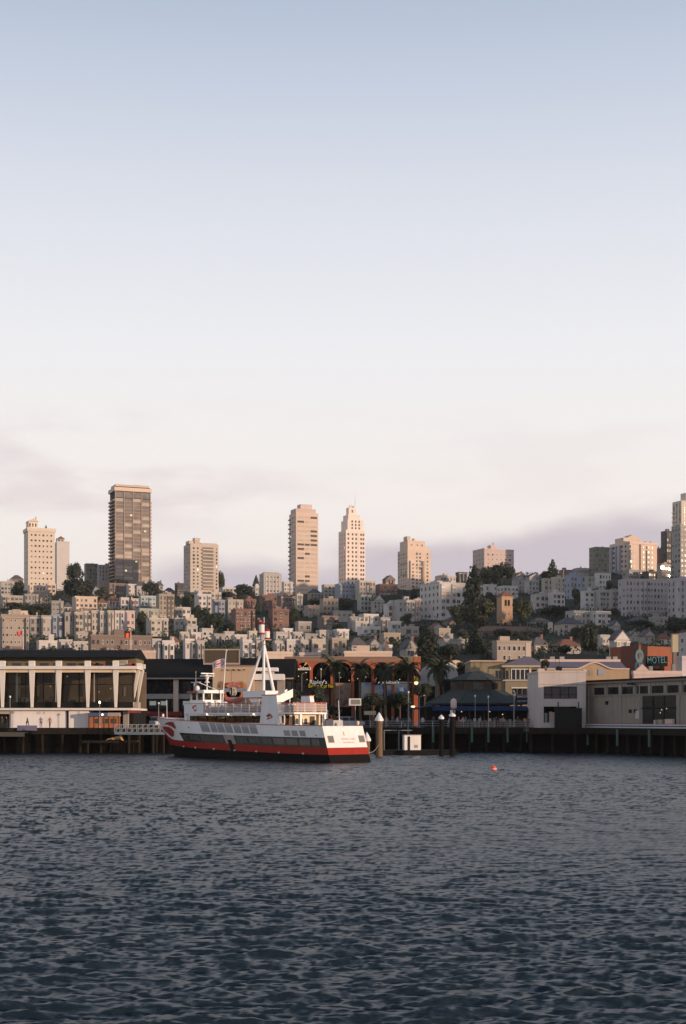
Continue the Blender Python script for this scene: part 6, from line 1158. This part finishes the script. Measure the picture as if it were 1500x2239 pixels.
for y in (2.15, -2.35):
    o = MB().box(-.42, .42, -.42, .42, 0, .03, HM['tan']).build('transom_window', ferry); o.matrix_local = trans_m(y, 2.62); g = MB().box(-.34, .34, -.34, .34, .031, .05, mat('grey_transom_glass', (.16, .15, .14), .25, .3, 2)).build('pane', o)
# upper cabin with see-through windows
CW, Z0, Z1 = 2.85, 3.9, 5.45; S0, S1 = 7.2, 27.0
def cabx(f): return S0 + (S1 - S0) * f
for s_ in (1, -1):
    y0, y1 = (CW - .08, CW) if s_ > 0 else (-CW, -CW + .08)
    box('cabin_sill', ferry, S0, S1, y0, y1, Z0, 4.42, WHITE); box('cabin_header', ferry, S0, S1, y0, y1, 5.28, Z1, WHITE)
    for i in range(11): x = S0 + (S1 - S0) * i / 10; box('cabin_pillar', ferry, x - .09, x + .09, y0 + .002, y1 - .002, 4.42, 5.28, DARK if 0 < i < 10 else WHITE)
    for i in range(10): box('cabin_window', ferry, S0 + (S1 - S0) * i / 10 + .1, S0 + (S1 - S0) * (i + 1) / 10 - .1, (y0 + y1) / 2 - .015, (y0 + y1) / 2 + .015, 4.421, 5.279, CLR)
SEAT = mat('orange_seat_vinyl', (.62, .32, .08), .6, .1); CLM = mat('added_cabin_bulb', (.8, .6, .4), .4, 0, emit=(1, .62, .28), es=9)
for i in range(9): MB().lathe((S0 + 1.5 + i * 2.1, 1.3 if i % 2 else .4, 5.36), [(0, -.10), (.13, -.05), (.13, .04), (0, .06)], CLM, 8).build('added_cabin_lamp', ferry)  # ceiling lamps added to warm the seats seen through the windows
for i in range(12):
    for y in (-1.6, .3, 1.9): x = S0 + 1.4 + i * 1.55; MB().box(x, x + .12, y - .55, y + .55, 3.9, 4.95, SEAT).box(x + .12, x + .6, y - .55, y + .55, 3.9, 4.3, SEAT).build('seat', ferry)
box('cabin_floor', ferry, S0, S1, -CW + .1, CW - .1, 3.86, 3.89, HM['grey'])
# cabin front and open bow arch
box('cabin_front', ferry, S1, S1 + .1, -CW, CW, 3.9, Z1, WHITE)
for s_ in (1, -1):
    for x0, x1, w in ((27.2, 27.7, .12), (29.3, 29.8, .1)):
        ya = s_ * (2.55 if x0 < 28 else 1.75); MB().prism([(x0 - .1, ya, 4.1), (x1 - .1, ya, 4.1), (x1 + .35 - .35, ya, 5.46), (x0 - .35, ya, 5.46)], (0, -s_ * .12, 0), WHITE).build('arch_post', ferry)
# upper deck
UD = [(5.9, 2.45), (7.5, 2.95), (24, 3.0), (27, 2.75), (29.2, 2.1), (30.2, 1.2)]
pts = [(x, y) for x, y in UD] + [(x, -y) for x, y in reversed(UD)]
MB().prism([(x, y, 5.452) for x, y in pts], (0, 0, .20), WHITE).build('upper_deck', ferry)
MB().prism([(x, y * .99, 5.653) for x, y in pts], (0, 0, .02), HM['grey']).build('upper_deck_covering', ferry)
def rail_run(P, z0, h, m=WHITE, cap=REDTRIM, every=1.55, nr=6, first=True):
    for (x0, y0), (x1, y1) in zip(P[:-1], P[1:]):
        d = math.hypot(x1 - x0, y1 - y0); n = max(1, round(d / every))
        for i in range(n): q = i / n; x, y = x0 + (x1 - x0) * q, y0 + (y1 - y0) * q; MB().tube((x, y, z0), (x, y, z0 + h), .05, m, None, 6).build('rail_post', ferry)
        b = MB()
        for j in range(1, nr): b.tube((x0, y0, z0 + h * j / nr), (x1, y1, z0 + h * j / nr), .014, m, None, 4, False)
        b.build('guard_rail', ferry); MB().tube((x0, y0, z0 + h), (x1, y1, z0 + h), .05, cap, None, 6).build('top_rail', ferry)
rail_run([(23.6, 2.98), (7.5, 2.92), (5.95, 2.42), (5.95, -2.42), (7.5, -2.92), (23.6, -2.98)], 5.67, 1.12)
MESHP = bpy.data.materials.new('rail_mesh_panel'); MESHP.use_nodes = True; tt = MESHP.node_tree; tr = N(tt, 'ShaderNodeBsdfTransparent'); mx = N(tt, 'ShaderNodeMixShader'); mx.inputs[0].default_value = .42; tt.links.new(tr.outputs[0], mx.inputs[2]); tt.nodes['Principled BSDF'].inputs['Base Color'].default_value = (.40, .22, .16, 1); tt.links.new(tt.nodes['Principled BSDF'].outputs[0], mx.inputs[1]); tt.links.new(mx.outputs[0], tt.nodes['Material Output'].inputs[0])
for a, c in (((7.5, 2.92), (5.95, 2.42)), ((5.95, 2.42), (5.95, -2.42)), ((23.6, 2.98), (7.5, 2.92)), ((5.95, -2.42), (7.5, -2.92))): MB().poly([(*a, 5.75), (*c, 5.75), (*c, 6.7), (*a, 6.7)], MESHP).build('mesh_panel', ferry)
BW_ = [(23.6, 3.0), (27, 2.76), (29.2, 2.11), (30.2, 1.2), (30.2, -1.2), (29.2, -2.11), (27, -2.76), (23.6, -3.0)]
for (x0, y0), (x1, y1) in zip(BW_[:-1], BW_[1:]):
    d = Vector((y1 - y0, x0 - x1, 0)).normalized() * -.06; MB().prism([(x0, y0, 5.5), (x1, y1, 5.5), (x1 - .08, y1, 6.78), (x0 - .02, y0, 6.78)], d, WHITE).build('bulwark', ferry); MB().tube((x0 - .02, y0, 6.8), (x1 - .08, y1, 6.8), .05, REDTRIM, None, 6).build('top_rail', ferry)
def torus(name, c, R0, r0, m, par, n=20, k=8, ax='y'):
    b = MB(); G = []
    for i in range(n):
        a = 2 * math.pi * i / n; G.append([(c[0] + (R0 + r0 * math.cos(q)) * math.cos(a), c[1] + r0 * math.sin(q), c[2] + (R0 + r0 * math.cos(q)) * math.sin(a)) for q in [2 * math.pi * j / k for j in range(k)]])
    for i in range(n):
        for j in range(k): b.poly([G[i][j], G[(i + 1) % n][j], G[(i + 1) % n][(j + 1) % k], G[i][(j + 1) % k]], m[(i // 3) % 2] if isinstance(m, tuple) else m)
    return b.build(name, par)
torus('life_ring', (25.6, 2.98, 6.28), .34, .10, (mat('orange_life_ring', (.60, .10, .03), .5), WHITE), ferry)
# pilothouse
ph0, ph1, pw = 26.0, 28.9, 1.4
box('pilothouse_base', ferry, ph0, ph1 + .2, -pw, pw, 5.672, 7.30, WHITE); box('pilothouse_locker', ferry, ph0 - .7, ph0 - .002, -pw - .25, pw + .1, 6.55, 7.05, WHITE); box('pilothouse_step', ferry, ph0 - .5, ph0 - .002, -pw, pw - .6, 5.672, 6.548, WHITE)
for x, y in ((ph0 + .1, pw - .1), (ph0 + .1, -pw + .1), (ph1 - .1, pw - .1), (ph1 - .1, -pw + .1), ((ph0 + ph1) / 2, pw - .06), (ph0 + .08, .1)): box('pilothouse_post', ferry, x - .1, x + .1, y - .08, y + .08, 7.302, 8.15, WHITE)
box('pilothouse_window', ferry, ph0 + .2, ph1 - .2, pw - .07, pw - .04, 7.302, 8.15, CLR); box('pilothouse_window', ferry, ph0 + .04, ph0 + .07, -pw + .2, pw - .2, 7.302, 8.15, CLR); box('pilothouse_window', ferry, ph1 - .07, ph1 - .04, -pw + .2, pw - .2, 7.302, 8.15, CLR); box('pilothouse_window', ferry, ph0 + .2, ph1 - .2, -pw + .04, -pw + .07, 7.302, 8.15, CLR)
box('pilothouse_roof', ferry, ph0 - .35, ph0 + 1.1, -pw - .15, pw + .15, 8.152, 8.55, WHITE); box('pilothouse_visor', ferry, ph0 + 1.102, ph1 + .5, -pw - .25, pw + .25, 8.152, 8.42, REDTRIM); box('helm_console', ferry, ph1 - 1.0, ph1 - .3, -.8, .8, 7.302, 7.7, HM['tan'])
# antennas
mst = MB().tube((27.2, 0, 8.5), (27.2, 0, 10.3), .09, WHITE, .06, 7).box(26.6, 27.8, -.7, .7, 10.3, 10.42, WHITE).lathe((27.2, 0, 9.5), [(.35, 0), (.12, .3), (.3, .75)], WHITE, 8).build('radar_mast', ferry); box('radar_bar', mst, 27.0, 27.15, -1.0, 1.0, 10.6, 10.75, WHITE); MB().tube((27.2, 0, 10.42), (27.2, 0, 10.6), .08, WHITE).build('radar_stem', mst)
MB().tube((28.4, .9, 8.4), (28.4, .9, 11.0), .025, WHITE, None, 5).build('whip_antenna', ferry); MB().tube((28.9, 1.3, 9.55), (26.8, 1.3, 9.55), .05, WHITE, None, 6).tube((28.2, 1.3, 8.4), (28.2, 1.3, 9.55), .035, WHITE, None, 5).build('antenna_rail', ferry); MB().lathe((27.9, 1.0, 8.42), [(.2, 0), (.3, .3), (.25, .6), (0, .75)], WHITE, 10).build('radome', ferry); MB().tube((26.4, -1.2, 8.5), (27.6, 1.2, 9.6), .05, WHITE, None, 6).build('mast_stay', ferry)
fs = MB().tube((25.2, -1.0, 6.6), (24.6, -1.15, 13.6), .07, WHITE, .05, 7).build('flagstaff', ferry); MB().lathe((24.58, -1.15, 13.55), [(0, -.2), (.2, 0), (0, .2)], BULB if False else HM['peach'], 8).build('masthead_ball', fs)
b = MB(); FL = mat('white_flag_cloth', (.72, .62, .58), .8, .05); P0 = Vector((24.75, -1.12, 0))
fd = Vector((.62, .40, 0)).normalized(); n = 8
def fpt(a, c): return tuple(P0 + fd * (1.75 * a) + Vector((0, 0, 11.35 + (1.18 - .28 * a) * c + .10 * math.sin(a * 5) - .05 * a)) + fd.cross(Vector((0, 0, 1))) * (.16 * math.sin(a * 6.5)))
for i in range(n): b.poly([fpt(i / n, 0), fpt((i + 1) / n, 0), fpt((i + 1) / n, 1), fpt(i / n, 1)], FL)
flg = b.build('flag', fs); LG = mat('flag_emblem_red', (.42, .10, .12), .8, .1); LB = mat('flag_emblem_blue', (.20, .22, .36), .8, .1)
for side_ in (-.03, .03):
    b = MB(); offv = fd.cross(Vector((0, 0, 1))) * side_
    for i in range(16):
        a0, a1 = 2 * math.pi * i / 16, 2 * math.pi * (i + 1) / 16; b.poly([tuple(Vector(fpt(.5 + r_ * .36 * math.cos(a), .5 + r_ * .36 * math.sin(a))) + offv) for a, r_ in ((a0, 1), (a1, 1), (a1, .78), (a0, .78))], LG)
    b.poly([tuple(Vector(fpt(x, z)) + offv) for x, z in ((.3, .5), (.66, .42), (.7, .6), (.4, .62))], LG); b.poly([tuple(Vector(fpt(x, z)) + offv) for x, z in ((.4, .38), (.62, .34), (.62, .42), (.4, .47))], LB); b.build('flag_emblem', flg)
# pylons, arm, platform, tripod
for ya, yb, x0, x1, zt in ((3.16, 2.66, 8.3, 11.1, 7.65), ):
    MB().prism([(x0 - .55, ya, 3.9), (x1 + .5, ya, 3.9), (x1, ya - .05, zt), (x0, ya - .05, zt)], (0, yb - ya, 0), WHITE).build('port_pylon', ferry); box('pylon_cap', ferry, x0 - .05, x1 + .05, yb - .08, ya, zt + .002, zt + .10, REDTRIM)
MB().prism([(8.2, -2.0, 5.67), (10.5, -2.0, 5.67), (10.2, -2.0, 7.6), (8.6, -2.0, 7.6)], (0, -.6, 0), WHITE).build('starboard_pylon', ferry); box('pylon_cap', ferry, 8.5, 10.3, -2.68, -1.95, 7.602, 7.7, REDTRIM)
MB().prism(arch_pts(9.4, .45, 5.95, .5, -1.97), (0, -.028, 0), HM['grey']).build('pylon_window', ferry)
bird = MB(); BR = SWIRL
bird.prism([(9.1, 3.17, 5.35), (9.7, 3.17, 5.55), (10.3, 3.17, 5.25), (9.9, 3.17, 5.1)], (0, .02, 0), BR).prism([(9.3, 3.17, 5.0), (9.8, 3.17, 5.08), (10.2, 3.17, 4.8)], (0, .02, 0), BR).prism([(8.9, 3.17, 5.15), (9.2, 3.17, 5.25), (9.5, 3.17, 4.95)], (0, .02, 0), BR); bird.build('bird_emblem', ferry)
A = Vector((8.9, 2.75, 6.75)); Bv = Vector((8.9, .25, 8.42)); H_ = .95
for dx, nm in ((0, 'stair_side'), (1.1, 'stair_side')): MB().prism([tuple(A + Vector((dx, .25, -.35))), tuple(A + Vector((dx, .2, H_ - .3))), tuple(Bv + Vector((dx, 0, .0))), tuple(Bv + Vector((dx, 0, -H_)))], (.1, 0, 0), WHITE).build(nm, ferry)
MB().prism([tuple(A + Vector((.1, .2, -.38))), tuple(Bv + Vector((.1, 0, -H_ - .02))), tuple(Bv + Vector((.1, 0, -H_ + .06))), tuple(A + Vector((.1, .2, -.30)))], (1.0, 0, 0), mat('orange_red_underside', (.50, .12, .05), .6, .1)).build('stair_underside', ferry)
for i in range(6): q = (i + .5) / 6; c = A.lerp(Bv, q); MB().box(c.x + .11, c.x + 1.09, c.y - .16, c.y + .16, c.z - .32, c.z - .26, HM['grey']).build('stair_tread', ferry)
MB().tube((9.4, .35, 5.67), (9.4, .35, 7.4), .07, WHITE).build('stair_post', ferry)
p0, p1 = 13.4, 18.0
box('mast_platform', ferry, p0, p1, -.95, .95, 7.5, 8.28, WHITE); box('platform_underside', ferry, p0 + .05, p1 - .05, -.9, .9, 7.38, 7.498, mat('orange_red_underside', (.5, .12, .05)))
for x, y in ((p0 + .4, .8), (p0 + .4, -.8), (p1 - .4, .8), (p1 - .4, -.8)): MB().tube((x, y, 5.67), (x, y, 7.38), .08, WHITE).build('platform_post', ferry)
MB().prism([(p1 - 3.2, .82, 7.38), (p1 - 1.0, .82, 7.38), (p1 - 2.9, .82, 5.7)], (0, -.08, 0), WHITE).build('platform_brace', ferry); MB().prism([(15.4, 2.85, 5.68), (17.1, 2.85, 5.68), (18.7, 2.85, 6.75), (17.6, 2.85, 6.75)], (0, -.1, 0), WHITE).build('deck_wind_screen', ferry)
apex = Vector((15.3, -.25, 13.95))
for f_ in ((17.4, .65, 8.28), (14.2, .65, 8.28), (14.2, -.85, 8.28)): MB().tube(f_, apex + (Vector(f_) - apex) * .02, .20, WHITE, .14, 10).build('mast_leg', ferry)
MB().tube(apex, apex + Vector((0, 0, .5)), .16, WHITE, .14).build('mast_head', ferry); MB().box(apex.x - .5, apex.x + .5, apex.y - .75, apex.y + .75, apex.z + .5, apex.z + .58, STEEL).build('mast_top_platform', ferry)
def drum(c, r, h): o = MB().lathe(c, [(0, 0), (r, 0), (r, h), (r * .6, h + .12), (0, h + .16)], WHITE2, 14).build('signal_drum', ferry); MB().lathe(c, [(r + .01, .0), (r + .02, .02), (r + .02, .17), (r + .01, .19)], RED, 14).build('drum_band', o); MB().lathe(c, [(r + .01, h - .18), (r + .02, h - .16), (r + .02, h - .01), (r * .62, h + .13), (0, h + .17)], RED, 14).build('drum_band', o)
drum((apex.x, apex.y - .42, apex.z + .6), .36, 1.15); drum((apex.x + .1, apex.y + .28, apex.z + 1.2), .34, 1.35); MB().tube((apex.x + .1, apex.y + .28, apex.z + .55), (apex.x + .1, apex.y + .28, apex.z + 1.2), .2, STEEL).build('drum_stand', ferry); MB().tube((apex.x, apex.y, apex.z + .58), (apex.x, apex.y, apex.z + 3.3), .04, WHITE, None, 5).build('mast_pole', ferry)
# aft deck: bulkhead, stairs, posts, boxes, staff
CRB = mat('cream_bulkhead_paint', (.70, .56, .36), .6, .06)
box('aft_bulkhead', ferry, 7.05, 7.19, -2.4, 2.1, 3.46, 5.45, CRB)
for y in (1.1, .45, -.2): MB().prism([(7.03, q[0], q[2]) for q in arch_pts(y, .42, 4.3, .45, 0)], (-.03, 0, 0), GLS2).build('arched_window', ferry)
for y in (1.75, -1.15): w = box('aft_door', ferry, 7.0, 7.048, y - .36, y + .36, 3.47, 5.2, GLS2)
for y in (1.3, -2.3): box('deck_post', ferry, 6.0, 6.3, y - .15, y + .15, 3.46, 5.45, WHITE)
for i in range(7): box('stair_tread', ferry, 7.6 + i * .28, 7.95 + i * .28, 2.15, 2.75, 3.6 + i * .28, 3.65 + i * .28, DARK)
for y in (2.1, 2.76): MB().prism([(7.5, y, 3.5), (7.8, y, 3.5), (9.7, y, 5.4), (9.4, y, 5.4)], (0, .05, 0), DARK).build('stair_stringer', ferry)
box('life_jacket_locker', ferry, 2.9, 4.3, -2.4, -1.0, 3.46, 4.75, HM['pale']); box('winch', ferry, 4.9, 5.5, -2.5, -1.9, 3.46, 4.9, MD)
st = MB().tube((.1, .35, 3.4), (.35, .35, 7.0), .05, WHITE, .035, 6).tube((-.05, -.1, 4.0), (.2, .35, 5.0), .03, WHITE, None, 5).tube((-.05, .8, 4.0), (.2, .35, 5.0), .03, WHITE, None, 5).build('stern_staff', ferry); MB().lathe((.15, -2.35, 4.2), [(.12, 0), (.17, .1), (.17, .4), (0, .5)], mat('warm_lamp_housing', (.75, .6, .4), .4), 9).build('stern_lamp', ferry)
for x, y, z in ((13.0, 3.0, 5.45), (18.2, 3.02, 5.45), (22.8, 3.02, 5.45)): MB().lathe((x, y, z), [(0, -.09), (.09, 0), (0, .09)], BULB, 8).build('deck_lamp', ferry)
MB().lathe((37.6, .0, 5.15), [(.10, 0), (.16, .1), (.16, .35), (0, .45)], WHITE, 8).build('bow_light', ferry); MB().tube((36.6, 0, 4.9), (36.7, 0, 7.4), .035, WHITE, None, 6).build('jackstaff', ferry); box('anchor_winch', ferry, 32.6, 33.6, -.6, .6, 4.06, 4.9, HM['peach'])
for (x, y, z), (u, Y, zz2) in (((-.9, -2.7, 1.2), (829, 186, 1.6)), ((36.5, .3, 4.9), (356, 199.0, 3.2)), ((33.0, 1.2, 4.7), (333, 199.0, 3.3))):
    p = Matrix.Rotation(-ferry.rotation_euler[2], 4, 'Z') @ (Vector((PX(u, Y), Y, zz2)) - FO); b = MB(); last = Vector((x, y, z))
    for i in range(1, 9): q = i / 8; c = Vector((x, y, z)).lerp(p, q); c.z -= 1.0 * math.sin(math.pi * q) * .5; b.tube(last, c, .035, HM['tan'], None, 5, False); last = c
    b.build('mooring_line', ferry)
for i in range(7): MB().box(11.8 + i * 1.6, 12.2 + i * 1.6, -1.9, 1.9, 5.68, 6.12, HM['pale']).box(11.8 + i * 1.6, 11.88 + i * 1.6, -1.9, 1.9, 6.12, 6.55, HM['pale']).build('deck_bench', ferry)
for x, y in ((19.6, 2.3), (21.0, 2.3), (22.4, 2.3), (19.6, -2.3), (21.0, -2.3)): MB().tube((x - .5, y, 6.1), (x + .5, y, 6.1), .30, WHITE2, None, 12).build('liferaft_canister', ferry); box('canister_cradle', ferry, x - .4, x + .4, y - .25, y + .25, 5.675, 5.82, STEEL)
for x, y, h in ((24.3, .6, 1.3), (24.3, -.8, 1.1), (12.0, .0, 1.5), (7.2, .9, .9), (7.0, -1.2, .8)): MB().tube((x, y, 5.67), (x, y, 5.67 + h), .16, WHITE, None, 10).lathe((x, y, 5.67 + h), [(.16, 0), (.30, .05), (.28, .22), (0, .34)], WHITE, 10).build('mushroom_vent', ferry)
hm_ = bpy.data.materials.new('thin_sea_haze'); hm_.use_nodes = True; ht = hm_.node_tree; ht.nodes.remove(ht.nodes['Principled BSDF'])
pv = N(ht, 'ShaderNodeVolumePrincipled'); pv.inputs['Color'].default_value = (.95, .95, .97, 1); pv.inputs['Density'].default_value = .00004; pv.inputs['Anisotropy'].default_value = .2
ht.links.new(pv.outputs[0], ht.nodes['Material Output'].inputs['Volume'])
hz = MB().box(-1000, 1400, -120, 2450, -4, 188, hm_).build('haze'); tag(hz, 'thin pale sea haze over the whole waterfront', 'haze', None, 'stuff')
print('WINDOWS', NWIN[0], 'OBJECTS', len(bpy.data.objects), 'TRIS', sum(len(o.data.polygons) for o in bpy.data.objects if o.type == 'MESH'))
